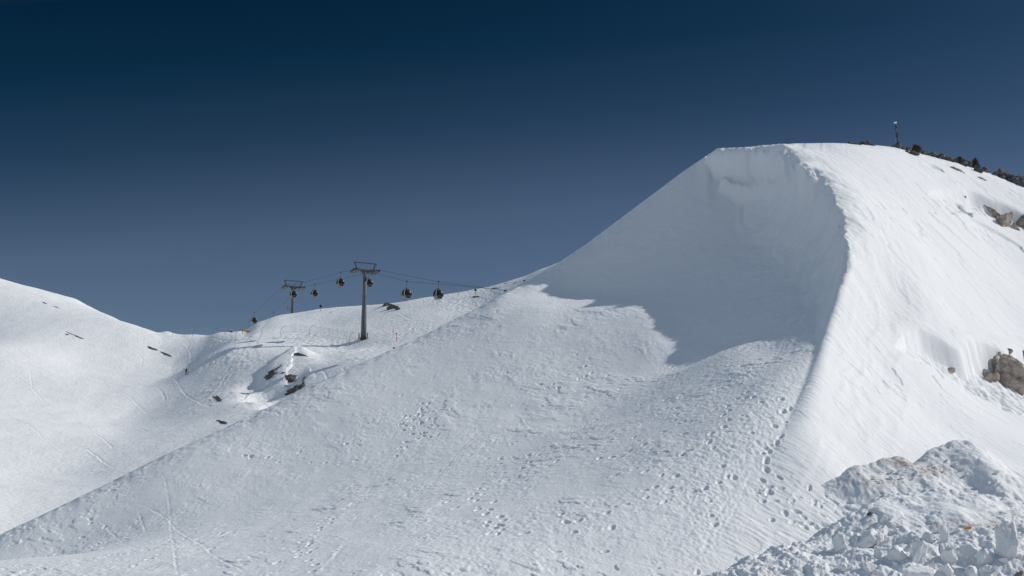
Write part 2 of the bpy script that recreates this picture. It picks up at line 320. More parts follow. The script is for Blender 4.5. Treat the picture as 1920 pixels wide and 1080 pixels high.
# wind ripples on the right flank: streaks running down to the right
ang = math.radians(-52); ca, sa = math.cos(ang), math.sin(ang); p_ = Xg * ca + Yg * sa; q_ = -Xg * sa + Yg * ca
wig = .25 * perlin(Xg / 2.2, Yg / 2.2)
rip = perlin(p_ / .95 + wig, q_ / .17 + 2 * wig) + .6 * perlin(p_ / .5, q_ / .09 + wig)
lay = perlin(q_ / 1.2 + .8 * perlin(p_ / 5, q_ / 3), p_ / 7) + .5 * perlin(q_ / .5 + .8 * perlin(p_ / 3, q_ / 2), p_ / 4)
det += right * .055 * np.where(lay > 0, lay, .3 * lay) * (blob(1650, 560, 110, 150) + .5 * blob(1760, 400, 160, 60) + .25)
cw = perlin(D / .55 + .9 * perlin(Xg / 3, Yg / 3), PAR * .13 + 5) + .5 * perlin(D / .25 + perlin(Xg / 2, Yg / 2), PAR * .25)
det -= right * (.62 * np.exp(-((D - 2.5) / 1.5) ** 2) - .30 * np.exp(-((D - 5.6) / 1.3) ** 2)) * blob(1625, 555, 120, 120)
det += right * .085 * np.where(cw > 0, cw, .4 * cw) * sstep(.3, 1.5, D) * sstep(9, 3, D) * (blob(1610, 560, 90, 140) + .35)
cl = fbm(Xg / 3.2 + 70, Yg / 2.4, 4, .55); det += right * .07 * sstep(.18, .26, cl) * (.35 + blob(1760, 420, 150, 80) + blob(1700, 690, 120, 50))
det += right * rip * .018 * (.35 + .9 * sstep(-.35, .45, fbm(Xg / 6 + 40, Yg / 6, 2)))
# scalloped crust of the shaded face next to the crest, fading away from it
scal = .8 * perlin(Xg / .24, Yg / .30) + .7 * perlin(Xg / .13 + 9, Yg / .16)
RIMB = np.exp(-((D + .1) / 1.1) ** 2) * sstep(1.5, 3.2, HH)
det += RIMB * (.07 * np.abs(perlin(PAR * .35, D * 3.2 + 3 * perlin(PAR * .2, D))) + .05 * perlin(PAR * 1.1, D * 5) + .05 * np.abs(perlin(Xg / .35, Yg / .35)))
near_crest = left * np.exp(-np.maximum(-D - .2, 0) / 4.5) * sstep(1200, 1330, U)
det += scal * (.018 * near_crest * sstep(480, 620, V) + .013 * left * (.4 + .8 * sstep(-.3, .4, perlin(Xg / 4, Yg / 4 + 8))))
bowl = np.exp(-((U - 1390) / 220) ** 2 - ((V - 470) / 150) ** 2) * left
det += bowl * (.04 * fbm(p_ / 2.8 if False else Xg / 2.2, Yg / 1.3, 4) + .05 * np.abs(perlin(Xg / .8, Yg / .5)))
# broken crust plates and old tracks on the long face
cr = fbm(Xg / 2.6 + 11, Yg / 2.6 + 3, 3); pat = sstep(.18, .55, cr + .25 * blob(1150, 800, 260, 170) + .2 * blob(700, 820, 260, 120) - .3 * blob(480, 900, 160, 90))
w1, w2, wid = worley(Xg / .62 + .25 * perlin(Xg, Yg), Yg / .8)
grain = perlin(Xg / .11 + Yg / .5, Yg / .10) + .8 * perlin(Xg / .45 - Yg / .9, Yg / .5 + Xg / .8)
calm = sstep(.25, -.25, fbm(Xg / 4.5 + 19, Yg / 3.5 + 2, 3))
det += left * grain * .006 * (.25 + pat + .7 * (1 - calm))
plate = fbm(Xg / 1.7 + Yg / 3 + 31, Yg / 2.4 - 13, 4, .55)
pk_ = sstep(.0, .5, perlin(Xg / 5 + 50, Yg / 5))
det += left * .028 * sstep(.0, .035, plate - .22) * (.25 + pk_) + left * .022 * sstep(.0, .03, plate + .35) * pk_
det += left * pat * (.022 * (wid - .5) * sstep(.02, .12, w2 - w1) + .025 * np.abs(perlin(Xg / .45, Yg / .45)))
ru = sstep(.25, .6, fbm(Xg / 3.5 - 5, Yg / 3.5, 3) + .55 * blob(1270, 840, 130, 110) + .45 * blob(1310, 940, 120, 110) + .3 * blob(1000, 1010, 300, 80))
det += left * ru * (.010 * np.abs(fbm(Xg / .17, Yg / .13, 3)) + .008 * perlin(Xg / .6, Yg / .22) + .010 * sstep(.1, .3, perlin(Xg / .55 + 3, Yg / .4)))
det += (.02 * np.abs(perlin(Xg / .3, Yg / .22)) * ru + .016 * np.abs(perlin(Xg / .16, Yg / .35))) * sstep(-3.2, -1.0, D) * sstep(1.2, 0, D) * sstep(650, 760, V)
# ripples along the left skyline where the surface rolls over
dr, pr_ = poly_dist(Xg, Yg, ridge_pts, 9)
roll = np.exp(-(np.abs(dr) / 2.2) ** 2) * (np.abs(dr) < 9)
det += roll * (.045 * perlin(Xg / .5, Yg / .5) + .05 * np.abs(perlin(Xg / 1.3, Yg / 1.1)))
Z += det
Z[...] = fix_crest(Xg, Yg, Z, RIDGE[:-1] + SKY_R, .03)
rng = random.Random(11)
def stamp(x, y, r, f):
    si, sj = drf.window(x, y, r); X = Xg[si, sj] - x; Y = Yg[si, sj] - y
    if X.size: Z[si, sj] += f(X, Y)
def footprint(x, y, ang, L=.34, W=.17, dep=.13):
    c, s_ = math.cos(ang), math.sin(ang)
    def f(X, Y):
        p = (X * c + Y * s_) / L * 2; q = (-X * s_ + Y * c) / W * 2; r = np.sqrt(p * p + q * q)
        return -dep * (1 - sstep(.65, 1.15, r)) + .014 * np.exp(-((r - 1.35) / .3) ** 2)
    stamp(x, y, L * 1.4, f)
def trail(px, step=.62, jit=.10, dep=.13, size=1.0):
    dep *= .55; size *= .85
    w = on(px); k = 0; left_ = 1
    for a, b in zip(w[:-1], w[1:]):
        n = max(1, int(np.hypot(*(b - a)[:2]) / step)); an = math.atan2(b[1] - a[1], b[0] - a[0])
        for i in range(n):
            p = a + (b - a) * (i / n); left_ = -left_
            footprint(p[0] - math.sin(an) * .16 * left_ + rng.gauss(0, jit), p[1] + math.cos(an) * .16 * left_ + rng.gauss(0, jit), an + rng.gauss(0, .25), .36 * size * rng.uniform(.85, 1.2), .2 * size * rng.uniform(.85, 1.2), dep * rng.uniform(.6, 1.2))
def scatter(u0, v0, ru, rv, n, size=.85, dep=.075):
    for _ in range(n):
        try: p = macro.hit(u0 + rng.gauss(0, ru), v0 + rng.gauss(0, rv))
        except ValueError: continue
        footprint(p[0], p[1], rng.uniform(0, 3.1), .36 * size * rng.uniform(.7, 1.3), .22 * size * rng.uniform(.7, 1.3), dep * rng.uniform(.5, 1.2))
trail([(1478, 750), (1465, 790), (1448, 835), (1428, 880), (1440, 925), (1420, 935)], size=1.3, dep=.2)
trail([(1405, 735), (1372, 760), (1352, 790), (1362, 812), (1330, 818), (1300, 845), (1250, 860)], size=1.25, dep=.18)
trail([(1392, 742), (1425, 752), (1450, 760)], size=1.2, dep=.18)
trail([(800, 752), (790, 775), (778, 800), (765, 812)], step=.4, dep=.16); trail([(795, 765), (770, 778), (752, 800), (790, 812), (815, 822)], step=.4, dep=.15)
trail([(470, 858), (500, 862), (560, 866), (640, 868), (700, 862)], step=.9, size=.8); trail([(925, 857), (960, 858), (1000, 855), (1030, 862)], step=.45)
trail([(460, 855), (475, 862)], step=.4, size=1.3, dep=.2); trail([(1125, 858), (1150, 864), (1132, 868)], step=.6, size=1.3, dep=.2)
trail([(620, 972), (600, 1000), (575, 1015), (590, 1030), (545, 1045), (520, 1060)], step=.55, size=.95, dep=.16)
trail([(905, 955), (918, 965), (930, 985), (945, 995)], step=.6, size=1.3, dep=.2); trail([(760, 935), (790, 920), (815, 905)], step=.35, size=.8)
trail([(890, 940), (905, 925), (900, 915)], step=.4); trail([(330, 1010), (345, 1022), (300, 1040), (250, 1060), (200, 1075)], step=.8, size=.9)
trail([(1240, 935), (1290, 915), (1340, 905)], size=1.1); trail([(1130, 960), (1180, 945), (1225, 920), (1290, 900)], size=1.0)
trail([(1540, 985), (1500, 975), (1470, 960), (1450, 935)], size=1.1); trail([(1500, 930), (1560, 950), (1600, 962)], step=.7)
for q in ((785, 785, 16, 18, 14), (1255, 745, 20, 30, 16), (1290, 800, 45, 45, 14), (1250, 880, 60, 35, 12), (990, 880, 40, 20, 14), (1160, 820, 50, 40, 8), (1330, 930, 40, 50, 8), (1440, 900, 25, 40, 16),
          (400, 1000, 30, 18, 8), (230, 1030, 40, 20, 6), (180, 990, 30, 12, 5), (600, 1040, 40, 20, 7), (900, 990, 60, 30, 12), (1100, 1000, 90, 40, 10), (1530, 960, 50, 15, 18), (700, 830, 60, 20, 12), (1080, 700, 60, 30, 14)): scatter(*q)
def groove(px, w=.10, dep=.07, ridge=0.0):
    w *= .42; dep *= .24; ridge *= .25; ln = catmull(np.concatenate([on(px)], 1), 5); lo = ln.min(0) - 1; hi = ln.max(0) + 1
    i0, i1 = np.searchsorted(y_, (lo[1], hi[1])); j = np.nonzero((a_ * hi[1] > lo[0] - 3) & (a_ * lo[1] < hi[0] + 3))[0]
    if not len(j) or i1 <= i0: return
    sl = (slice(i0, i1), slice(j[0], j[-1] + 1)); d, par = poly_dist(Xg[sl], Yg[sl], ln, 2)
    d = d + .05 * perlin(Xg[sl] * 2, Yg[sl] * 2); am = .65 + .6 * perlin(Xg[sl] * .8 + 3, Yg[sl] * .8)
    endf = sstep(0, 3, par) * (1 - sstep(len(ln) - 4, len(ln) - 1.01, par))
    Z[sl] += np.where(np.abs(d) < 2, endf * am * (-dep * np.exp(-(d / w) ** 2) + ridge * np.exp(-((d - 1.8 * w) / w) ** 2)), 0)
for g in ([(288, 888), (306, 892), (314, 925), (320, 985), (328, 1040), (336, 1085)], [(332, 905), (334, 930)]): groove(g, .10, .09, .02)
for g in ([(255, 945), (285, 958), (320, 982), (370, 1015), (410, 1045), (470, 1078)], [(185, 975), (205, 995), (222, 1012)], [(257, 950), (268, 985), (275, 1005)], [(200, 943), (245, 942)], [(215, 925), (250, 905), (300, 895)]): groove(g, .12, .09, .05)
for g in ([(592, 1078), (612, 1055), (632, 1030), (650, 1008)],): groove(g, .18, -.07, -.06)
for g in ([(751, 933), (818, 896), (858, 852), (881, 826)], [(792, 970), (832, 944), (851, 926)], [(895, 904), (921, 878)], [(899, 818), (929, 785)], [(1129, 681), (1155, 648)], [(818, 755), (870, 722), (899, 696)],
          [(405, 978), (440, 955), (455, 950)], [(430, 1000), (465, 970)], [(540, 1010), (580, 985)], [(1040, 775), (1065, 752)], [(1140, 735), (1180, 725), (1230, 690)], [(960, 735), (985, 700), (1005, 690)],
          [(640, 720), (560, 770), (480, 812)], [(700, 700), (640, 735)], [(660, 980), (690, 950)], [(545, 900), (590, 870)]): groove(g, .09, .07, .03)
for g in ([(962, 774), (978, 785), (988, 807)], [(1018, 822), (1060, 838), (1100, 842), (1114, 855)], [(984, 820), (1003, 829)], [(1177, 648), (1200, 658), (1211, 672)], [(944, 694), (965, 718), (1000, 731)], [(995, 882), (1020, 890), (1032, 900)],
          [(1055, 640), (1090, 632), (1110, 645)], [(880, 840), (905, 838), (912, 848)], [(725, 885), (745, 880)], [(1085, 870), (1120, 872)]): groove(g, .16, -.09)
for g in ([(1395, 905), (1360, 970), (1330, 1030)], [(1375, 915), (1340, 985), (1312, 1050)], [(1410, 880), (1385, 940), (1350, 1010)]): groove(g, .14, .08, .05)
for g in ([(1560, 905), (1600, 890), (1660, 880)], [(1500, 850), (1560, 875), (1590, 880)], [(1480, 870), (1530, 890)], [(1620, 800), (1680, 815), (1720, 835)]): groove(g, .12, .06)
co = np.stack([Xg, Yg, Z], -1)
# push the lip of the cornice out over the bowl
m = np.exp(-((D - .1) / .9) ** 2) * sstep(2.4, 4.2, HH) * np.clip(.45 + .5 * perlin(PAR * .16, PAR * 0 + 3.3) + .25 * perlin(PAR * .55, PAR * 0), 0, 1)
gd = np.stack(np.gradient(D, axis=(0, 1)), -1)
tang = crest[np.clip(np.rint(PAR).astype(int) + 1, 1, len(crest) - 1), :2] - crest[np.clip(np.rint(PAR).astype(int), 0, len(crest) - 2), :2]
tang /= np.linalg.norm(tang, axis=-1, keepdims=True) + 1e-9
co[..., 0] -= tang[..., 1] * m; co[..., 1] += tang[..., 0] * m
snow = make_mesh('snow_drift', co.reshape(-1, 3), grid_faces(len(y_), len(a_)), SNOW); snow['kind'] = 'structure'
stain = .22 * right * np.clip(blob(1668, 585, 60, 45) + .7 * blob(1650, 545, 40, 60) + .5 * blob(1470, 915, 60, 8), 0, 1)
at = snow.data.attributes.new('dirt', 'FLOAT', 'POINT'); at.data.foreach_set('value', stain.astype(np.float32).ravel())

# ------------------------------------------------------------------ far slopes
def skirt(pts, u, v, Y, b):                                 # a crest point and the ground that drops away behind it
    p = P(u, v, Y); pts.append(tuple(p)); d = p[:2] / np.hypot(*p[:2])
    for dist, drop in b: pts.append((p[0] + d[0] * dist, p[1] + d[1] * dist, p[2] - drop))
LS = []
LS_SKY = [(-300, 430, 345), (-100, 490, 345), (0, 522, 343), (140, 560, 335), (230, 605, 322), (290, 626, 312), (330, 634, 302), (385, 652, 292), (440, 680, 272)]
for c in LS_SKY: skirt(LS, *c, b=((30, 3), (120, 45)))
for c in ((-300, 700, 255), (0, 650, 247), (150, 680, 253), (280, 690, 258), (348, 703, 247), (330, 663, 270), (395, 692, 246), (0, 800, 175), (150, 800, 191), (300, 800, 207), (400, 745, 230), (0, 930, 128), (150, 900, 150), (-300, 900, 112), (420, 790, 210),
          (0, 1100, 96), (-300, 1100, 80), (500, 790, 190), (560, 760, 186), (700, 800, 150), (900, 800, 120), (1100, 800, 105), (700, 1000, 95), (1400, 800, 100)): LS.append(tuple(P(*c)))
LS_h = TPS(LS, sc=100.0)
BH = []
BH_SKY = [(200, 720, 262), (290, 685, 300), (318, 658, 300), (352, 635, 296), (380, 629, 288), (440, 624, 276), (462, 620, 270), (480, 607, 276), (520, 592, 285), (570, 584, 288), (620, 578, 288), (680, 572, 287), (730, 568, 280), (780, 560, 276), (830, 553, 274), (870, 546, 272),
          (920, 538, 270), (950, 528, 268), (985, 518, 266), (1010, 507, 264), (1035, 498, 262), (1100, 470, 258), (1200, 440, 252), (1400, 420, 245)]
for c in BH_SKY: skirt(BH, *c, b=((22, 2.5), (90, 38)))
for c in ((200, 780, 250), (290, 735, 256), (322, 705, 260), (350, 672, 264), (385, 650, 266), (440, 634, 260), (527, 640, 248), (585, 640, 248), (657, 650, 243), (683, 632, 246), (600, 608, 268), (750, 610, 251), (800, 600, 252), (740, 650, 228), (850, 590, 254), (900, 575, 257), (450, 670, 234), (400, 662, 243), (530, 665, 230),
          (460, 710, 215), (400, 710, 228), (640, 668, 222), (600, 705, 204), (700, 680, 204), (520, 745, 192), (560, 745, 186), (600, 790, 168), (700, 740, 182), (800, 690, 203), (900, 640, 220), (1000, 600, 230), (1200, 600, 215), (700, 1000, 110), (1000, 900, 110), (300, 1000, 110), (1400, 700, 140)): BH.append(tuple(P(*c)))
BH_h = TPS(BH, sc=100.0)
def far_h(x, y):
    return -smin(-LS_h(x, y), -BH_h(x, y), 3.0)
a2 = spaced([-.75, -.5, .1, .5], [20, 800, 60]); y2 = np.exp(spaced(np.log([85, 130, 320, 520]), [20, 800, 60]))
Yf, Af = np.meshgrid(y2, a2, indexing='ij'); Xf = Af * Yf; Zf = far_h(Xf, Yf)
Zf = fix_crest(Xf, Yf, Zf, [c for c in LS_SKY if c[0] < 300] + [(330, 632, 280)] + [c for c in BH_SKY if c[0] > 347], .06, 31, 1)
Uf, Vf = project(Xf, Yf, Zf)
def fblob(u0, v0, ru, rv): return np.exp(-(((Uf - u0) / ru) ** 2 + ((Vf - v0) / rv) ** 2))
fm = Sheet(a2, y2, Zf.copy()); fars = Sheet(a2, y2, Zf)
# the rocky knoll below the bench with the scoop the wind has dug beside it
kn = [fm.hit(*q) for q in ((492, 712), (520, 690), (552, 668), (566, 672), (580, 690))]
kl = catmull(np.concatenate([np.array(kn), np.array([[1.0], [1.7], [1.9], [1.5], [.4]])], 1), 5)
dk, pk = poly_dist(Xf + .5 * perlin(Xf / 3, Yf / 3), Yf, kl, 14); hk = np.interp(pk, np.arange(len(kl)), kl[:, 3])
Zf += np.where(np.abs(dk) < 14, hk * np.where(dk > 0, np.exp(-(np.maximum(dk - .8, 0) / 5.5) ** 2), np.exp(-(dk / 2.6) ** 2)), 0)
for (u, v), dep, r in (((503, 728), 3.8, 3.8), ((535, 742), 3.0, 4.0), ((480, 716), 2.0, 3.0), ((556, 705), 1.2, 2.0)):
    q = fm.hit(u, v); Zf -= dep * np.exp(-(((Xf - q[0]) ** 2 + (Yf - q[1]) ** 2 * .5) / r ** 2))
Zf += .35 * fbm(Xf / 22., Yf / 22., 3) * sstep(90, 140, Yf) + .05 * fbm(Xf / 3.1, Yf / 3.1, 3)
benchy = sstep(320, 400, Uf) * sstep(900, 700, Uf) * sstep(606, 630, Vf)
Zf += benchy * (.16 * np.abs(perlin(Xf / 2.2, Yf / 1.3)) + .10 * perlin(Xf / .9, Yf / .9)) * sstep(-.3, .4, perlin(Xf / 9, Yf / 9) + .4 * fblob(560, 632, 120, 14) + .3 * fblob(430, 690, 60, 40))
Zf += (.14 * np.abs(perlin(Xf / 1.5, Yf / 1.2)) + .08 * perlin(Xf / .7, Yf / .7)) * np.maximum(fblob(880, 565, 110, 30), fblob(780, 620, 60, 18)) * sstep(640, 720, Uf)
Zf += .05 * np.abs(perlin(Xf / 6.0 - Yf / 2.2, Yf / 7. + Xf / 9)) * sstep(420, 330, Uf)
def fgroove(px, w=.35, dep=.22, side=.5):
    w *= .5; dep *= .30
    ln = catmull(np.array([fm.hit(u, v) for u, v in px]), 6); d, par = poly_dist(Xf, Yf, ln, 4 * w + 1)
    endf = sstep(0, 3, par) * (1 - sstep(len(ln) - 4, len(ln) - 1.01, par)); d = d + .12 * perlin(Xf * .7, Yf * .7)
    Zf[...] += np.where(np.abs(d) < 3 * w + .6, endf * dep * (side * np.exp(-((d - 1.4 * w) / w) ** 2) - np.exp(-(d / w) ** 2)), 0)
for g in ([(120, 648), (170, 660), (215, 678), (250, 686), (265, 688), (268, 675), (262, 666)], [(250, 760), (290, 758), (308, 752), (306, 740), (295, 730)], [(262, 688), (300, 690), (330, 684), (358, 682)], [(95, 620), (140, 640), (200, 655)],
          [(40, 560), (75, 566), (100, 578)], [(0, 640), (60, 668), (110, 690)], [(20, 700), (60, 730), (90, 760)], [(130, 830), (170, 850), (215, 880)], [(160, 800), (190, 820), (215, 850)], [(250, 800), (300, 812), (340, 808)], [(180, 720), (240, 745), (280, 775)],
          [(340, 640), (352, 652), (358, 668), (356, 685)], [(420, 640), (405, 660), (402, 690)], [(430, 690), (415, 720), (400, 740)], [(55, 690), (58, 712), (62, 735)], [(0, 770), (40, 790), (90, 830)], [(300, 700), (340, 730), (390, 770)], [(120, 760), (150, 765), (190, 768)]): fgroove(g)
for g in ([(330, 634), (380, 636), (440, 638), (500, 640)], [(420, 652), (470, 640), (520, 634)], [(690, 640), (720, 646), (752, 652)], [(645, 655), (680, 652), (705, 652)], [(480, 655), (540, 650), (620, 648)], [(600, 665), (640, 672), (668, 668)], [(600, 690), (612, 705), (618, 722)], [(640, 690), (652, 705), (655, 720)],
          [(720, 596), (770, 604), (830, 606)], [(745, 585), (770, 600), (790, 604)], [(560, 606), (620, 600), (690, 604)]): fgroove(g, .45, .28, .6)
Uf, Vf = project(Xf, Yf, Zf)
far = make_mesh('hill_slopes', np.stack([Xf, Yf, Zf], -1).reshape(-1, 3), grid_faces(len(y2), len(a2)), SNOW_FAR); far['kind'] = 'structure'
base = make_mesh('ground', np.array([(-9000, -3000, -75), (9000, -3000, -75), (9000, 12000, -75), (-9000, 12000, -75)], float), np.array([[0, 1, 2, 3]]), SNOW_FAR); base['kind'] = 'structure'

# ------------------------------------------------------------------ building objects
M_STEEL = noise_mat('galvanised_steel', [(.3, (.10, .11, .118)), (.7, (.14, .152, .16))], 1.5, .6)
M_DARK = new_mat('dark_steel', (.035, .045, .045), .6)
M_ROPE = new_mat('steel_rope', (.05, .055, .06), .6)
M_SHELL = new_mat('cabin_shell', (.23, .24, .25), .5)
M_TRIM = new_mat('cabin_trim', (.30, .315, .33), .4)
M_GLASS = new_mat('tinted_glass', (.010, .014, .018), .35, 0, .25)
M_ROOF = new_mat('cabin_roof', (.13, .14, .15), .5)
M_ORANGE = noise_mat('orange_padding', [(.3, (.45, .12, .04)), (.7, (.60, .18, .06))], 2, .8)
M_YELLOW = new_mat('yellow_cloth', (.75, .50, .06), .8); M_OCH = new_mat('orange_cloth', (.85, .32, .04), .8)
M_NET = new_mat('blue_net', (.42, .48, .55), .8)
M_POLE = new_mat('grey_pole', (.17, .19, .22), .6)
M_RED = new_mat('red_paint', (.42, .04, .03), .6); M_BLACK = new_mat('black_plastic', (.012, .012, .014), .6)
M_WHITE = new_mat('white_plastic', (.8, .8, .8), .4)
M_ROCK = noise_mat('dark_rock', [(.30, (.035, .036, .04)), (.50, (.11, .112, .118)), (.68, (.20, .195, .19)), (.78, (.05, .04, .032))], 3.2, .9, .06)
M_ROCKB = noise_mat('brown_rock', [(.28, (.06, .045, .035)), (.42, (.27, .225, .19)), (.60, (.48, .41, .345)), (.75, (.42, .29, .17))], 2.3, .9, .05)
M_ROCKF = noise_mat('hill_rock', [(.30, (.03, .026, .024)), (.55, (.13, .115, .10)), (.75, (.24, .21, .185))], .9, .9, .12)
M_SHRUB = noise_mat('dry_brush', [(.3, (.030, .018, .012)), (.7, (.115, .065, .038))], 5, .9)
M_CHUNK = snow_mat('snow_chunks', 9.0, .03)

class MB:                                                   # collects vertices and faces, then links them as ONE mesh object
    def __init__(self): self.v = []; self.f = []
    def add(self, vs, fs):
        k = len(self.v); self.v += [tuple(map(float, q)) for q in vs]; self.f += [tuple(i + k for i in q) for q in fs]; return self
    def box(self, c, d, x=(1, 0, 0), y=(0, 1, 0), z=(0, 0, 1)):
        c, x, y, z = map(np.array, (c, x, y, z)); vs = [c + x * (sx * d[0] / 2) + y * (sy * d[1] / 2) + z * (sz * d[2] / 2) for sz in (-1, 1) for sx, sy in ((-1, -1), (1, -1), (1, 1), (-1, 1))]
        return self.add(vs, [(3, 2, 1, 0), (4, 5, 6, 7), (0, 1, 5, 4), (1, 2, 6, 5), (2, 3, 7, 6), (3, 0, 4, 7)])
    def beam(self, a, b, w, h, up=(0, 0, 1)):
        a, b = np.array(a, float), np.array(b, float); x = b - a; L = np.linalg.norm(x); x /= L; y = np.cross(up, x); y /= np.linalg.norm(y); z = np.cross(x, y)
        return self.box((a + b) / 2, (L, w, h), x, y, z)
    def tube(self, pts, r, n=8, caps=True):
        pts = np.array(pts, float); r = np.broadcast_to(r, (len(pts),)); rings = []; ref = np.array((0.31, 0.2, 0.93))
        for i, p in enumerate(pts):
            t = pts[min(i + 1, len(pts) - 1)] - pts[max(i - 1, 0)]; t /= np.linalg.norm(t)
            if abs(t @ ref) > .97: ref = np.array((1., 0, 0))
            u = np.cross(t, ref); u /= np.linalg.norm(u); w = np.cross(t, u)
            rings += [p + r[i] * (u * math.cos(k * 2 * math.pi / n) + w * math.sin(k * 2 * math.pi / n)) for k in range(n)]
        fs = [(i * n + k, i * n + (k + 1) % n, (i + 1) * n + (k + 1) % n, (i + 1) * n + k) for i in range(len(pts) - 1) for k in range(n)]
        if caps: fs += [tuple(range(n))[::-1], tuple(range((len(pts) - 1) * n, len(pts) * n))]
        return self.add(rings, fs)
    def wheel(self, c, ax, r, w, n=12):
        c, ax = np.array(c, float), np.array(ax, float); ax /= np.linalg.norm(ax); return self.tube([c - ax * w / 2, c + ax * w / 2], r, n)
    def sphere(self, c, r, n=10, m=7, s=(1, 1, 1)):
        vs = [np.array(c) + np.array(s) * r * np.array((math.sin(math.pi * i / m) * math.cos(2 * math.pi * j / n), math.sin(math.pi * i / m) * math.sin(2 * math.pi * j / n), math.cos(math.pi * i / m))) for i in range(m + 1) for j in range(n)]
        return self.add(vs, [(i * n + j, (i + 1) * n + j, (i + 1) * n + (j + 1) % n, i * n + (j + 1) % n) for i in range(m) for j in range(n)])
    def build(self, name, mat, parent=None, smooth=False):
        me = bpy.data.meshes.new(name); me.from_pydata(self.v, [], self.f); me.materials.append(mat); me.validate()
        if smooth: me.polygons.foreach_set('use_smooth', [True] * len(me.polygons))
        me.update(); o = bpy.data.objects.new(name, me); COL.objects.link(o)
        if parent: o.parent = parent
        return o
def tag(o, label, cat, group=None):
    o['label'] = label; o['category'] = cat
    if group: o['group'] = group
    return o
def thing(name, label, cat, loc, rz=0, group=None):
    o = bpy.data.objects.new(name, None); COL.objects.link(o); o.location = loc; o.rotation_euler = (0, 0, rz); o.empty_display_size = .3
    return tag(o, label, cat, group)
def copy_thing(root, loc, rz, label, group=None):
    def cp(o, par):
        c = o.copy(); COL.objects.link(c)
        if par: c.parent = par
        for ch in [q for q in KIDS.get(o.name, [])]: cp(ch, c)
        return c
    r = cp(root, None); r.location = loc; r.rotation_euler = (0, 0, rz); r['label'] = label
    if group: r['group'] = group
    return r
KIDS = {}
def index_kids():
    KIDS.clear()
    for o in COL.objects:
        if o.parent: KIDS.setdefault(o.parent.name, []).append(o)

# ------------------------------------------------------------------ gondola lift
T1 = P(684.5, 507, 245); T2 = P(550, 538, 303)
ldir = (T2 - T1) * (1, 1, 0); ldir /= np.linalg.norm(ldir); arm = np.array((ldir[1], -ldir[0], 0.))
LINE_RZ = math.atan2(ldir[1], ldir[0])
def rope_pt(side, u, v):                                    # the point of the left (-1) or right (1) rope seen at column u
    o = T1 + arm * 2.75 * side; dx, dy, dz = ray(u, v); k = dx / dy
    m = (k * o[1] - o[0]) / (ldir[0] - k * ldir[1]); return P(u, v, o[1] + m * ldir[1])
CABINS = [(-1, 763, 528, 'grey gondola cabin hanging right of the nearer lift tower, the left one of that pair'), (1, 822, 528.5, 'grey gondola cabin farthest right of the whole cabins, hanging just above the snow ridge'),
          (1, 692, 511.5, 'gondola cabin partly hidden behind the mast of the nearer lift tower'), (-1, 639, 510.5, 'gondola cabin hanging close to the left of the nearer lift tower'),
          (1, 590.5, 533.5, 'gondola cabin hanging close to the right of the farther lift tower'), (-1, 551, 535, 'gondola cabin in front of the mast of the farther lift tower'),
          (-1, 477, 586.5, 'small distant gondola cabin hanging free above the bench, leftmost against the sky'), (1, 513, 585.5, 'distant gondola cabin with its base cut off by the snow hill'),
          (1, 482, 601.5, 'distant gondola cabin almost hidden by the edge of the snow hill'), (-1, 947, 545, 'gondola cabin sunk behind the big drift so that only its hanger shows')]
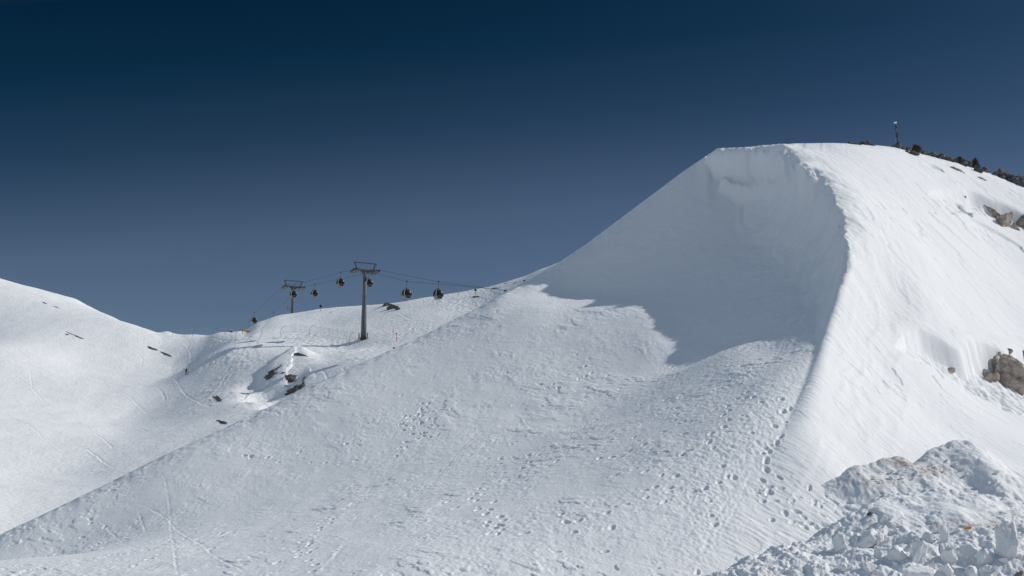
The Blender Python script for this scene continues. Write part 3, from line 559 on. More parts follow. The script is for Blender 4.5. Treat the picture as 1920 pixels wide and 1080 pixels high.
def make_cabin(loc, label):
    root = thing('gondola_cabin', label, 'gondola cabin', loc, LINE_RZ, 'gondola cabins on the lift ropes')
    # local x runs along the rope, y across it; the grip is the origin
    def ring(z, hx, hy, n=20, e=3.2):
        return [(hx * math.copysign(abs(math.cos(t)) ** (2 / e), math.cos(t)), hy * math.copysign(abs(math.sin(t)) ** (2 / e), math.sin(t)), z) for t in [2 * math.pi * k / n for k in range(n)]]
    def loft(prof, cap0=False, cap1=False):
        mb = MB(); n = 20; vs = sum([ring(*q) for q in prof], []); fs = [(i * n + k, i * n + (k + 1) % n, (i + 1) * n + (k + 1) % n, (i + 1) * n + k) for i in range(len(prof) - 1) for k in range(n)]
        if cap0: fs.append(tuple(range(n))[::-1])
        if cap1: fs.append(tuple(range((len(prof) - 1) * n, len(prof) * n)))
        return mb.add(vs, fs)
    zt = -1.42                                              # top of the roof below the rope
    loft([(zt - 2.12, .60, .62), (zt - 2.08, .74, .76), (zt - 1.62, .93, .95)], True).build('lower_shell', M_SHELL, root, True)
    loft([(zt - 1.615, .925, .945), (zt - 1.18, 1.0, 1.02), (zt - .95, .985, 1.0), (zt - .28, .66, .70)]).build('window_band', M_GLASS, root, True)
    loft([(zt - .275, .67, .71), (zt - .12, .56, .60), (zt, .34, .38)], False, True).build('roof', M_ROOF, root, True)
    for sx in (-1, 1):
        for sy in (-1, 1):
            MB().tube([(sx * .80, sy * .83, zt - 1.63), (sx * .86, sy * .88, zt - 1.18), (sx * .84, sy * .86, zt - .95), (sx * .57, sy * .60, zt - .27)], .075, 6).build('corner_post', M_TRIM, root)
    MB().tube([(-.95, -.5, zt - 1.60), (-.97, .5, zt - 1.60)], .03, 6).tube([(.95, -.5, zt - 1.60), (.97, .5, zt - 1.60)], .03, 6).tube([(-.6, .97, zt - 1.60), (.6, .97, zt - 1.60)], .03, 6).tube([(-.6, -.97, zt - 1.60), (.6, -.97, zt - 1.60)], .03, 6).build('waist_rail', M_TRIM, root)
    for sx in (-1, 1):
        MB().box((sx * .97, -.28, zt - 1.84), (.16, .34, .50)).box((sx * .97, .28, zt - 1.84), (.16, .34, .50)).box((sx * .90, 0, zt - 2.10), (.22, .9, .06)).build('ski_rack', M_BLACK, root)
    h = MB().tube([(0, 0, -.02), (.02, 0, -.35), (.0, 0, -.75), (-.04, 0, -1.05), (-.18, 0, -1.30), (-.30, 0, zt + .02)], .075, 8).box((0, 0, zt + .02), (.9, .5, .10)).build('hanger', M_STEEL, root, True)
    MB().box((0, 0, .02), (.72, .16, .16)).box((-.30, 0, .10), (.2, .2, .16)).wheel((.3, 0, .12), (0, 1, 0), .10, .1).build('grip', M_DARK, h)
    return root
cab0 = None
for sd_, u, v, lab in CABINS:
    p = rope_pt(sd_, u, v) - np.array((0, 0, .03))
    if cab0 is None: cab0 = make_cabin(p, lab); cab0.scale = (.92, .92, .95); index_kids()
    else: copy_thing(cab0, p, LINE_RZ, lab)
for sd_, lab, extra in ((-1, 'thin lift rope over the left ends of both tower arms', [(-1, 935, 542.5)]), (1, 'thin lift rope over the right ends of both tower arms', [(1, 900, 537.5), (1, 860, 533.5)])):
    pts = [rope_pt(sd_, u, v) for s_, u, v, _ in CABINS if s_ == sd_] + [rope_pt(s_, u, v) for s_, u, v in extra]
    for T in (T1, T2): pts += [T + arm * 2.75 * sd_ + ldir * q + np.array((0, 0, .12 - abs(q) * .05)) for q in (-1.6, 0, 1.6)]
    pts.sort(key=lambda p: p @ ldir); d = pts[0] - pts[1]; pts.insert(0, pts[0] - ldir * 45 + np.array((0, 0, -14.0))); pts.append(pts[-1] + ldir * 60 + np.array((0, 0, -14.0)))
    tag(MB().tube(np.array(pts), .032, 6).build('lift_rope', M_ROPE), lab, 'cable', 'ropes of the gondola lift')
def make_tower(T, base_z, top_r, bot_r, label, near):
    z0 = base_z - T[2]; root = thing('lift_tower', label, 'lift tower', (T[0], T[1], T[2]), LINE_RZ - math.pi / 2, 'towers of the gondola lift')
    # local x runs along the arm, y along the rope; the origin is at the height of the ropes
    fr = [0, .30, .31, .62, .63, 1.0]
    zs = [z0 - .5 + (-.45 - z0 + .5) * q for q in fr]; n = 24
    MB().tube([(0, 0, z) for z in zs], [bot_r + (top_r - bot_r) * q for q in fr], n).build('mast', M_STEEL, root, True)
    for q in (.33, .64): MB().tube([(0, 0, z0 + (-.45 - z0) * q), (0, 0, z0 + (-.45 - z0) * q + .12)], bot_r + (top_r - bot_r) * q + .05, n).build('flange', M_STEEL, root)
    lm = MB()
    for sx in (-.2, .2): lm.tube([(-bot_r * .5 + sx, -bot_r - .12, z0 + 1.5), (-top_r * .3 + sx, -top_r - .12, -.6)], .03, 5)
    for k in range(34): zz = z0 + 1.7 + k * (-z0 - 2.6) / 34; q = (zz - z0) / -z0; y_l = -(bot_r + (top_r - bot_r) * q) - .12; lm.tube([(-.5 * (bot_r * (1 - q)) - .25, y_l, zz), (-.5 * bot_r * (1 - q) + .2, y_l, zz)], .02, 4)
    lm.build('ladder', M_STEEL, root)
    if near: MB().tube([(0, 0, z0 - .2), (0, 0, z0 + .25)], bot_r * 1.18, 16).build('base_collar', M_DARK, root)
    else: MB().box((-bot_r - .55, -.2, z0 + 5.2), (.7, .7, .06)).tube([(-bot_r - .85, -.5, z0 + 5.2), (-bot_r - .85, -.5, z0 + 6.3), (-bot_r - .85, .2, z0 + 6.3), (-bot_r - .85, .2, z0 + 5.2)], .04, 5).tube([(-bot_r - .2, -.5, z0 + 6.3), (-bot_r - .85, -.5, z0 + 6.3)], .04, 5).build('rest_platform', M_STEEL, root)
    MB().beam((-2.9, 0, -.02), (2.9, 0, -.02), .55, .42).add([(-1.0, -.3, -.2), (1.0, -.3, -.2), (.45, -.3, -.8), (-.45, -.3, -.8), (-1.0, .3, -.2), (1.0, .3, -.2), (.45, .3, -.8), (-.45, .3, -.8)], [(0, 3, 2, 1), (4, 5, 6, 7), (0, 1, 5, 4), (1, 2, 6, 5), (2, 3, 7, 6), (3, 0, 4, 7)]).build('cross_arm', M_DARK, root)
    for sx in (-1, 1):
        a = MB().beam((sx * 2.75 - sx * .28, -2.1, -.14), (sx * 2.75 - sx * .28, 2.1, -.14), .12, .22).beam((sx * 2.75 - sx * .28, -1.0, .1), (sx * 2.75 - sx * .28, 1.0, .1), .12, .3).build('sheave_beam', M_STEEL, root)
        for k in range(8): MB().wheel((sx * 2.75, -1.95 + k * .557, -.14), (1, 0, 0), .24, .13, 14).build('sheave', M_BLACK, a)
        MB().box((sx * 2.35, 0, -.42), (1.5, 4.4, .05)).tube([(sx * 1.75, -2.1, -.4), (sx * 1.75, -2.1, .55), (sx * 1.75, 2.1, .55), (sx * 1.75, 2.1, -.4)], .025, 5).tube([(sx * 1.75, 0, -.4), (sx * 1.75, 0, .55)], .025, 5).tube([(sx * 1.75, -2.1, .1), (sx * 1.75, 2.1, .1)], .025, 5).build('catwalk', M_STEEL, root)
    g = MB().beam((-2.75, 0, 1.72), (2.75, 0, 1.66), .2, .2)
    for sx in (-1, 1): g.beam((sx * 1.95, 0, .15), (sx * 2.45, 0, 1.66), .22, .22, (0, 1, 0))
    g.build('lifting_frame', M_DARK, root)
    MB().tube([(-1.2, -.2, .2), (-1.2, -.2, .95), (1.2, -.2, .95), (1.2, -.2, .2)], .025, 5).tube([(-.5, -.2, .2), (-.5, -.2, .95)], .025, 5).tube([(.5, -.2, .2), (.5, -.2, .95)], .025, 5).build('arm_railing', M_STEEL, root)
    MB().tube([(.9, .1, 1.7), (.9, .1, 2.3)], .03, 5).tube([(.7, .1, 2.25), (1.1, .1, 2.25)], .025, 5).build('wind_gauge', M_STEEL, root)
    return root
b1 = fars.hit(683, 632); zb = float(fars.h(T1[0], T1[1])[0])
make_tower(T1, zb, .36, .66, 'nearer and taller lift tower, its grey mast standing on open snow', True)
make_tower(T2, float(fars.h(T2[0], T2[1])[0]), .35, .60, 'farther lift tower rising from behind the snow hill skyline', False)
for sx, lab in ((-1, 'orange pad standing at the left foot of the nearer lift tower'), (1, 'orange pad standing at the right foot of the nearer lift tower')):
    x, y = T1[0] + sx * .95, T1[1] - .55; tag(MB().box((x, y, zb + .55), (.22, .30, 1.3)).tube([(x, y, zb + 1.1), (x, y, zb + 1.35)], .05, 6).build('safety_pad', M_ORANGE), lab, 'pad', 'orange pads at the tower foot')

# ------------------------------------------------------------------ fences, poles, banner
HOOPS = [((322, 631), (326, 622), (331, 618.5), (337, 618.5)), ((361, 631), (362, 622), (367, 616), (374, 615)), ((398, 632), (400, 621), (405, 615.5), (413, 614)), ((442, 636), (443, 625), (448, 618.5), (455, 616.5)),
         ((530, 634), (526.5, 625), (529, 614.5), (537, 609.5)), ((582, 634), (579.5, 624), (583, 613), (590, 609)), ((657, 649), (655, 639), (658, 627), (664, 623.5))]
f0 = fars.hit(*HOOPS[3][0]); fen = thing('safety_net_fence', 'net fence with curved grey posts leaning over along the edge of the snow bench', 'net fence', f0)
tops = []
for hp in HOOPS:
    try: b = fars.hit(*hp[0])
    except ValueError: b = P(*hp[0], 262)
    sc_ = b[1]; pts = [P(u, v, sc_ + k * .25) for k, (u, v) in enumerate(hp)]; pts[0] = b - np.array((0, 0, .3)); pts = catmull(pts, 5) - f0
    MB().tube(pts, .042, 6).build('curved_post', M_POLE, fen, True); tops.append(pts)
for k in range(len(tops) - 1):
    if k == 3: continue
    A, B = tops[k], tops[k + 1]; mb = MB(); nx = 22
    for i in range(0, len(A), 2):
        ln = [A[i] + (B[i] - A[i]) * t - np.array((0, 0, .5 * t * (1 - t) * (i / len(A)))) for t in np.linspace(0, 1, 8)]; mb.tube(ln, .007 if i else .014, 4)
    for t in np.linspace(0, 1, nx):
        ln = [A[i] + (B[i] - A[i]) * t - np.array((0, 0, .5 * t * (1 - t) * (i / len(A)))) for i in range(0, len(A), 3)]; mb.tube(ln, .005, 4)
    mb.build('net', M_NET, fen)
p0 = fars.hit(601, 626); fe2 = thing('straight_net_fence', 'thin net fence of straight blue posts standing behind the curved posts', 'net fence', p0); prev = None
for (u, vt, vb) in ((547, 608, 622), (563, 608, 622), (576, 611, 623), (601, 612, 627), (617, 615, 628), (633, 618, 630), (650, 622, 634)):
    b = fars.hit(u, vb); t = P(u, vt, b[1]) - p0; b = b - p0; MB().tube([b - (0, 0, .3), t], .035, 6).build('post', M_NET, fe2)
    if prev is not None:
        mb = MB()
        for q in np.linspace(.1, 1, 6): mb.tube([prev[0] + (prev[1] - prev[0]) * q, b + (t - b) * q], .010, 4)
        for q in np.linspace(0, 1, 10): mb.tube([prev[0] + (b - prev[0]) * q, prev[1] + (t - prev[1]) * q], .007, 4)
        mb.build('net', M_NET, fe2)
    prev = (b, t)
bq = fars.hit(462, 626); by = bq[1] + .4; br = thing('banner', 'small yellow and orange banner beside the fourth curved fence post', 'banner', P(462, 626, by))
o_ = P(462, 626, by)
def quadpanel(px, mat, name):
    c = [P(u, v, by) - o_ for u, v in px]; bk = [q + np.array((0, .05, 0)) for q in c]; return MB().add(c + bk, [(0, 1, 2, 3), (7, 6, 5, 4), (0, 4, 5, 1), (1, 5, 6, 2), (2, 6, 7, 3), (3, 7, 4, 0)]).build(name, mat, br)
quadpanel([(454.8, 621.2), (463.8, 622.8), (463.8, 619.0), (454.8, 617.6)], M_YELLOW, 'yellow_panel'); quadpanel([(465, 624), (469.3, 624.6), (469.3, 620.2), (465, 619.6)], M_OCH, 'orange_panel')
for u, vt, vb in ((454.4, 616.4, 626), (464.4, 619, 626.5), (469.7, 619.8, 627)): MB().tube([P(u, vb + 1.5, by + .08) - o_, P(u, vt, by + .08) - o_], .05, 6).build('post', M_DARK, br)
def marker(u, vt, vb, label, mat, ball=None, r=.05, Y=None, group='marker poles on the far slope'):
    try: b = fars.hit(u, vb)
    except ValueError: b = P(u, vb, Y or 280)
    t = P(u, vt, b[1]); o = thing('marker_pole', label, 'marker pole', b, 0, group); h = t[2] - b[2]
    MB().tube([(0, 0, -.4), (0, 0, h)], r, 6).build('pole', mat, o)
    if ball: MB().sphere((0, 0, h), ball[0], s=(1, .5, 1)).build('disc', ball[1], o, True)
marker(601, 574, 584, 'dark marker pole with round head on the hill skyline left of the nearer tower', M_POLE, (.36, M_BLACK), .06)
marker(763, 558, 567, 'short dark pole on the skyline under the left cabin of the right pair', M_POLE, (.2, M_BLACK)); marker(823.5, 558, 568, 'reddish pole under the cabin farthest right', M_RED)
marker(859, 548, 556, 'thin grey pole on the skyline between the right cabin and the rock patch', M_POLE, None, .06); marker(891.5, 544, 552, 'pole with round black disc above the rock patch on the skyline', M_POLE, (.30, M_BLACK), .035)
marker(983, 526, 534, 'pole with black disc near the upper end of the far ridge', M_POLE, (.22, M_BLACK), .035)
marker(737, 616, 624, 'slim red pole right of the nearer tower, the upper one', M_RED, None, .05); marker(743.5, 625, 640, 'red and dark pole right of the nearer tower, the lower one', M_RED, (.16, M_BLACK), .06)
marker(739, 653, 657, 'red ball topped pole just above the edge of the big drift', M_RED, (.3, M_RED), .05); marker(697, 567, 573, 'tiny pole on the skyline right of the nearer tower mast', M_POLE)

# ------------------------------------------------------------------ rocks
def rock_mesh(seed, cuts=11, sub=3, rough=.10):
    r = np.random.RandomState(seed); bm = __import__('bmesh').new(); __import__('bmesh').ops.create_icosphere(bm, subdivisions=sub, radius=1.0)
    co_ = np.array([v.co[:] for v in bm.verts]); fs = [tuple(v.index for v in f.verts) for f in bm.faces]; bm.free()
    for _ in range(cuts):
        n = r.normal(size=3); n /= np.linalg.norm(n); d = r.uniform(.36, .8); s = co_ @ n; co_ -= np.outer(np.maximum(s - d, 0), n)
    co_ = co_ - (co_.max(0) + co_.min(0)) / 2; co_ /= np.abs(co_).max(0)
    f = rough * (perlin(co_[:, 0] * 2.2 + seed, co_[:, 1] * 2.2 + co_[:, 2] * 1.7) + .6 * perlin(co_[:, 0] * 5 + co_[:, 2] * 4, co_[:, 1] * 5 - seed) + .3 * perlin(co_[:, 0] * 11 - co_[:, 2] * 9, co_[:, 1] * 11 + seed))
    return co_ * (1 + f[:, None]), fs
SEED = [100]
def add_rock(c, ax, dims, name, mat, label, cat='rock', group=None, sub=3, cuts=11, rough=.10, smooth=False):
    SEED[0] += 1; co_, fs = rock_mesh(SEED[0], cuts, sub, rough); R = np.array(ax); co_ = (co_ * np.array(dims)) @ R
    o = MB().add(co_, fs).build(name, mat, None, smooth); o.location = [float(q) for q in c]; return tag(o, label, cat, group)
def standing(u0, u1, vt, vb, mat, label, group, depth=.8, sub=3, tilt=0, name='rock', sink=.35, cuts=11, rough=.10, sheet=None):
    b = (sheet or drf).hit((u0 + u1) / 2, vb - 1); w = (u1 - u0) * b[1] / F; h = (vb - vt) * b[1] / F; t = math.radians(tilt)
    ex = np.array((math.cos(t), 0, math.sin(t))); ez = np.array((-math.sin(t), 0, math.cos(t))); hh = h * (1 + sink) / 2
    return add_rock(b + np.array((0, w * depth * .25, h - hh)), (ex, (0, 1, 0), ez), (w * .53, w * .5 * depth, hh * 1.02), name, mat, label, 'rock', group, sub, cuts, rough)
def lying(sheet, a, b, w, hgt, mat, label, group, name='rock', sub=3, rough=.2):
    """a half-buried rock or rock streak between two photo pixels on a slope"""
    A, B = sheet.hit(*a), sheet.hit(*b); c = (A + B) / 2; e1 = B - A; L = np.linalg.norm(e1); e1 /= L; n = sheet.normal(c, 1.5); e2 = np.cross(n, e1); e2 /= np.linalg.norm(e2); e3 = np.cross(e1, e2)
    return add_rock(c - n * hgt * .25, (e1, e2, e3), (L * .53, w * .62, hgt * (.45 if sheet is not drf else .75)), name, mat, label, 'rock', group, sub, 8, rough)
G1 = 'bare rocks showing through the far left slope'
for a, b, w, h, lab in (((80, 566), (91, 571), .6, .45, 'small dark rock highest on the far left slope, the left one of two'), ((98, 574), (117, 580), .8, .55, 'dark rock highest on the far left slope, the right one of two'),
        ((122, 621), (140, 629), .45, .4, 'thin dark rock streak on the left slope, its upper half'), ((138, 628), (158, 637), .55, .45, 'thin grey rock streak on the left slope, its lower half'), ((123, 626), (130, 629), .7, .4, 'small round dark rock under the thin rock streak'),
        ((276, 650), (297, 659), 1.1, .8, 'broad grey rock near the saddle, left of a thin streak'), ((299, 658), (328, 671), .4, .5, 'long thin rock streak running down right of the broad rock by the saddle'),
        ((390, 732), (416, 753), 1.3, .9, 'long grey rock low on the left slope near the drift edge'), ((384, 744), (399, 755), .45, .5, 'narrow dark rock just left of the long grey rock'), ((410, 787), (425, 796), .8, .6, 'rock lowest on the left slope, touching the edge of the drift')):
    lying(fars, a, b, w, h, M_ROCKF, lab, G1)
G2 = 'rocks on the snowy knoll'
for a, b, w, h, lab in (((486, 721), (509, 698), 3.0, 1.5, 'dark rock at the lower left foot of the knoll'), ((505, 702), (517, 691), 1.4, 1.1, 'dark rock on the left edge of the knoll, just above the foot rock'), ((510, 699), (532, 682), 2.6, 1.4, 'dark rocks halfway up the left edge of the knoll'), ((526, 688), (548, 669), .9, .8, 'thin dark rock band high on the left edge of the knoll'),
        ((553, 662), (573, 668), .9, .6, 'small dark rocks on the top of the knoll'), ((531, 716), (551, 702), 3.0, 1.5, 'squarish dark rock in the middle of the knoll face'), ((547, 740), (564, 723), 3.0, 1.6, 'dark rock at the foot of the knoll beside the drift'), ((563, 730), (568, 707), 1.3, 1.0, 'upright narrow rock at the right of the knoll face'), ((526, 701), (534, 697), .8, .5, 'small dark rock left of the squarish rock on the knoll')):
    lying(fars, a, b, w, h, M_ROCKF, lab, G2, rough=.34, sub=4)
G3 = 'rocks along the far hill skyline'
for a, b, w, h, lab in (((886, 557), (901, 556), .5, .8, 'low row of dark rocks below the black disc pole'),
        ((920, 541), (936, 540), .6, .9, 'flat dark rock on the skyline where the rope meets the ridge'), ((943, 534), (951, 530), .5, .7, 'small slanted rock on the upper far ridge'), ((962, 531), (969, 530), .4, .5, 'tiny dark rock highest on the far ridge'), ((617, 586), (626, 585), .3, .3, 'faint brown rock on the far hill left of the nearer tower'), ((630, 582), (643, 578), .25, .25, 'faint brown rock streak on the far hill close to the nearer tower')):
    lying(fars, a, b, w, h, M_ROCKF, lab, G3)
G4 = 'dark rocks along the top of the drift'
for u0, u1, vt, vb, tl, lab in ((1590, 1618, 266, 272, -4, 'flat dark rock farthest left on the drift top'), (1612, 1646, 267, 273, -8, 'second flat dark rock from the left on the drift top'), (1670, 1691, 266, 278, 0, 'rounded dark rock at the foot of the tripod mast'),
        (1691, 1711, 267, 276, -6, 'dark rock between the tripod mast and the leftmost dry bush'), (1697, 1707, 282, 287, -25, 'small brown stone below the mast rocks'), (1706, 1726, 286, 292, -14, 'low brown rock under the leftmost dry bush'), (1729, 1741, 280, 290, 0, 'small pale rock right of the leftmost dry bush'),
        (1739, 1758, 279, 292, -5, 'pointed dark rock right of the leftmost dry bush'), (1757, 1772, 281, 292, -4, 'black round rock right of the pointed rock'), (1754, 1786, 287, 300, -12, 'broad cracked rock below the black round rock'), (1775, 1792, 286, 296, -6, 'rock left of the middle dry bushes'),
        (1789, 1806, 284, 296, -10, 'rock behind the middle dry bushes'), (1804, 1822, 290, 304, -18, 'rock right of the middle dry bushes'), (1800, 1815, 302, 312, -18, 'brownish rock below the middle dry bushes'), (1812, 1824, 303, 314, -15, 'grey rock left of the tallest dry bush'),
        (1827, 1844, 308, 324, -20, 'pale grey rock under the tallest dry bush'), (1839, 1858, 306, 317, -18, 'jagged rock right of the tallest dry bush'), (1864, 1884, 312, 322, -18, 'dark rock beginning the long wall at right'), (1872, 1900, 317, 338, -24, 'large grey rock in the middle of the long wall at right'),
        (1896, 1934, 325, 350, -22, 'large grey rock cut by the right edge of the picture'), (1886, 1898, 315, 324, -15, 'small dark rock on top of the long wall at right')):
    standing(u0, u1, vt, vb, M_ROCK, lab, G4, tilt=tl)
r9 = random.Random(9)
for u, v in ((1694, 281), (1712, 288), (1733, 290), (1745, 292), (1762, 294), (1771, 298), (1780, 293), (1788, 298), (1795, 301), (1809, 305), (1818, 309), (1836, 318), (1848, 316), (1866, 321), (1880, 333), (1892, 340), (1906, 345)):
    w_ = r9.uniform(7, 13); standing(u - w_ / 2, u + w_ / 2, v - w_ * r9.uniform(.45, .75), v + 1, M_ROCK, 'small dark rock wedged among the larger rocks of the drift top', 'small rocks filling the gaps along the drift top', tilt=r9.uniform(-30, 0), rough=.2)
G5 = 'rocks showing through the snow below the drift top'
lying(drf, (1782, 314), (1809, 325), .45, .35, M_ROCKB, 'pale brown rock lying in the snow below the dry bushes', G5); lying(drf, (1834, 333), (1850, 340), .28, .25, M_ROCKB, 'narrow brown rock lying in the snow below the tallest bush', G5); lying(drf, (1806, 371), (1813, 375), .2, .25, M_ROCKB, 'tiny dark stone in the upper snow hollow', G5)
G6 = 'brown outcrop rocks at the upper right edge'
lying(drf, (1846, 388), (1880, 412), .75, .6, M_ROCKB, 'slanted brown rock, left part of the upper right outcrop', G6, sub=4); standing(1873, 1904, 391, 430, M_ROCKB, 'largest brown rock of the upper right outcrop', G6, tilt=-20, sub=4, rough=.16, sink=.2); standing(1906, 1936, 402, 429, M_ROCKB, 'brown rock of the upper right outcrop cut by the picture edge', G6, tilt=-25, sub=4)
standing(1894, 1912, 418, 431, M_ROCKB, 'low brown rock filling the gap in the upper right outcrop', G6, sub=3)
G7 = 'brown outcrop rocks at the lower right edge'
for u0, u1, vt, vb, tl, lab in ((1845, 1862, 696, 717, 8, 'small flat faced rock at the left foot of the lower right outcrop'), (1866, 1885, 667, 710, 6, 'narrow upright orange brown rock of the lower right outcrop'), (1875, 1921, 666, 731, -4, 'largest smooth grey brown boulder of the lower right outcrop'), (1887, 1902, 660, 674, 0, 'small dark knobbly rock on top of the largest boulder'), (1869, 1880, 662, 671, 0, 'small dark rock on top of the narrow upright rock'),
        (1856, 1876, 700, 716, 10, 'brown rock wedged between the small flat rock and the boulder'), (1912, 1936, 659, 684, 0, 'brown rock at the picture edge above the boulder'), (1912, 1934, 692, 720, -10, 'grey rock at the picture edge right of the boulder'), (1778, 1791, 692, 701, 0, 'tiny dark rock alone in the shaded snow hollow')):
    standing(u0, u1, vt, vb, M_ROCKB, lab, G7, tilt=tl, sub=4, cuts=7, sink=.2, rough=.09)

# ------------------------------------------------------------------ dry bushes and the tripod mast on the top
for u0, u1, vt, vb, tl, lab in ((716, 734, 567, 575, 8, 'brown rock on the far hill, the left one by the skyline'), (724, 741, 570, 581, 20, 'split brown rock on the far hill just below the skyline rock'), (738, 751, 574, 582, -20, 'low brown rock at the right end of the far hill rock group')):
    standing(u0, u1, vt, vb, M_ROCKF, lab, G3, tilt=tl, sheet=fars, depth=.6, rough=.22)
def bush(u, vt, vb, wpx, label, lean=0):
    b = drf.hit(u, vb); h = (vb - vt) * b[1] / F; w = wpx * b[1] / F / 2; r = random.Random(int(u)); mb = MB()
    for k in range(900):
        az = r.uniform(0, 6.283); ce = 1 - .9 * r.random(); el = math.acos(ce); L = r.uniform(.72, 1.0) * (1 + .10 * math.sin(3 * az + u))
        t = np.array((math.sin(el) ** .7 * math.cos(az) * w + lean * w * ce, math.sin(el) ** .7 * math.sin(az) * w, (.18 + .82 * ce) * h)) * L; s0 = np.array((math.cos(az) * .35 * w * r.random(), math.sin(az) * .35 * w * r.random(), -.1 * h))
        m_ = s0 + (t - s0) * .6 + np.array((math.cos(az) * .12 * w, math.sin(az) * .12 * w, .06 * h)); q = np.array((-math.sin(az), math.cos(az), r.gauss(0, .5))) * .017
        mb.add([s0 - q, s0 + q, m_ + q, m_ - q, t + q * .5, t - q * .5], [(0, 1, 2, 3), (3, 2, 4, 5)])
    o = mb.build('dry_bush', M_SHRUB); o.location = [float(q) for q in b]; tag(o, label, 'bush', 'dry bushes among the drift top rocks')
bush(1719, 269, 287, 21, 'wide dark brown dry bush, leftmost on the drift top'); bush(1798, 286, 300, 17, 'reddish brown dry bush, upper of the middle two', .3); bush(1806, 297, 308, 13, 'small reddish brown dry bush, lower of the middle two'); bush(1829, 292, 314, 17, 'tallest dark dry bush, upright and rightmost on the drift top')
mb_ = drf.hit(1684, 276); ms = thing('tripod_mast', 'slim dark mast on tripod legs with white dome, standing on the drift top rocks', 'mast', mb_)
mY = mb_[1]
def mp(u, v, dy=0): return P(u, v, mY + dy) - mb_
MB().tube([mp(1684.2, 275), mp(1681.5, 252), mp(1679, 231)], [.055, .05, .04], 8).build('mast_tube', M_DARK, ms, True)
MB().tube([mp(1682.2, 256), mp(1681.6, 250)], .10, 8).build('collar', M_DARK, ms)
MB().tube([mp(1680.3, 241), mp(1679.9, 236)], .065, 8).build('battery_tube', M_BLACK, ms)
for u, v, dy in ((1677.5, 270, -.5), (1688, 270, -.3), (1683, 274, .8)): MB().tube([mp(1681.8, 253), mp((1681.8 + u) / 2 + (1 if u > 1682 else -.8), (253 + v) / 2 - 1.5, dy * .5), mp(u, v + 3, dy)], .020, 6).build('leg', M_DARK, ms)
MB().tube([mp(1679.6, 236), mp(1684.5, 249), mp(1688.3, 271, .3)], .012, 5).build('guy_wire', M_DARK, ms)
MB().tube([mp(1681.5, 251), mp(1685.3, 250.3)], .022, 6).build('bracket', M_DARK, ms)
MB().sphere(mp(1678.6, 230), .14, 12, 8, (1, 1, .62)).build('dome', M_WHITE, ms, True); MB().sphere(mp(1678.4, 228.2), .10, 10, 6, (1, 1, .55)).build('dome_cap', M_BLACK, ms, True); MB().tube([mp(1678.3, 228), mp(1677.6, 221)], .010, 5).build('aerial', M_DARK, ms)

# ------------------------------------------------------------------ ploughed snow heaps at lower right
def heap(name, crest_px, front, back, a0, a1, y0, y1, label, rough, dirt_px, smooth_px=(), step=.035):
    aa = np.arange(a0, a1, step / 36.); yy = np.arange(y0, y1, step); Y, A = np.meshgrid(yy, aa, indexing='ij'); X = A * Y
    ln = catmull(np.array([P(*c) for c in crest_px]), 6); wob = .35 * perlin(X * .6, Y * .6)
    d, par = poly_dist(X, Y + wob, ln); zc = np.interp(par, np.arange(len(ln)), ln[:, 2]); g = drf.h(X.ravel(), Y.ravel()).reshape(X.shape)
    front_side = (d > 0) if ln[-1][0] > ln[0][0] else (d < 0)
    ad = np.abs(d); z = zc - np.where(front_side, front, back) * (np.sqrt(ad ** 2 + .25 ** 2) - .25) + .18 * fbm(X * .55, Y * .55, 3)
    u, v = project(X, Y, z); am = np.full(X.shape, rough)
    for u0, v0, ru, rv, k in smooth_px: am *= 1 - k * np.exp(-((u - u0) / ru) ** 2 - ((v - v0) / rv) ** 2)
    w1, w2, wi = worley(X / .62 + .3 * perlin(X * 2, Y * 2), Y / .62 + .3 * perlin(X * 2 + 7, Y * 2)); e = sstep(.0, .22, w2 - w1)
    v1, v2, vi = worley(X / .26 + .3 * perlin(X * 4, Y * 4), Y / .26); e2 = sstep(.0, .25, v2 - v1)
    t1, t2, ti = worley(X / .12, Y / .12)
    clump = .35 + .75 * sstep(-.25, .45, fbm(X * .7 + 3, Y * .7, 2))
    z = z + am * (clump * (.30 * (wi - .4) * e + .12 * (.5 - w1)) + .15 * (vi - .4) * e2 * clump + .07 * (ti - .5) * sstep(0, .2, t2 - t1) + .09 * fbm(X * 4, Y * 4, 4, .6))
    z = np.maximum(z, g - .30); o = make_mesh(name, np.stack([X, Y, z], -1).reshape(-1, 3), grid_faces(*X.shape), SNOW_HEAP)
    dirt = np.zeros(X.shape)
    for u0, v0, ru, rv, k in dirt_px: dirt = np.maximum(dirt, k * np.exp(-((u - u0) / ru) ** 2 - ((v - v0) / rv) ** 2))
    at = o.data.attributes.new('dirt', 'FLOAT', 'POINT'); at.data.foreach_set('value', dirt.astype(np.float32).ravel())
    tag(o, label, 'snow heap', 'ploughed snow heaps at the foot of the slope'); return Sheet(aa, yy, z)
back_h = heap('snow_heap', [(1490, 926, 40), (1540, 906, 40.2), (1590, 885, 40.5), (1640, 869, 41), (1685, 856, 41.3), (1720, 863, 41.5), (1750, 847, 42), (1790, 828, 42.5), (1830, 839, 43), (1870, 862, 43.5), (1920, 884, 44), (2010, 905, 44), (2120, 960, 43)],
    .68, .8, .235, .60, 36, 46.5, 'farther heap of broken snow with brown dirt along its crest', .34, [(1692, 866, 34, 12, 1.5), (1745, 884, 38, 11, 1.3), (1600, 884, 50, 7, .8), (1640, 905, 60, 9, .75), (1780, 852, 40, 6, .3), (1655, 928, 40, 4, .5)], [(1840, 880, 60, 30, .6)])
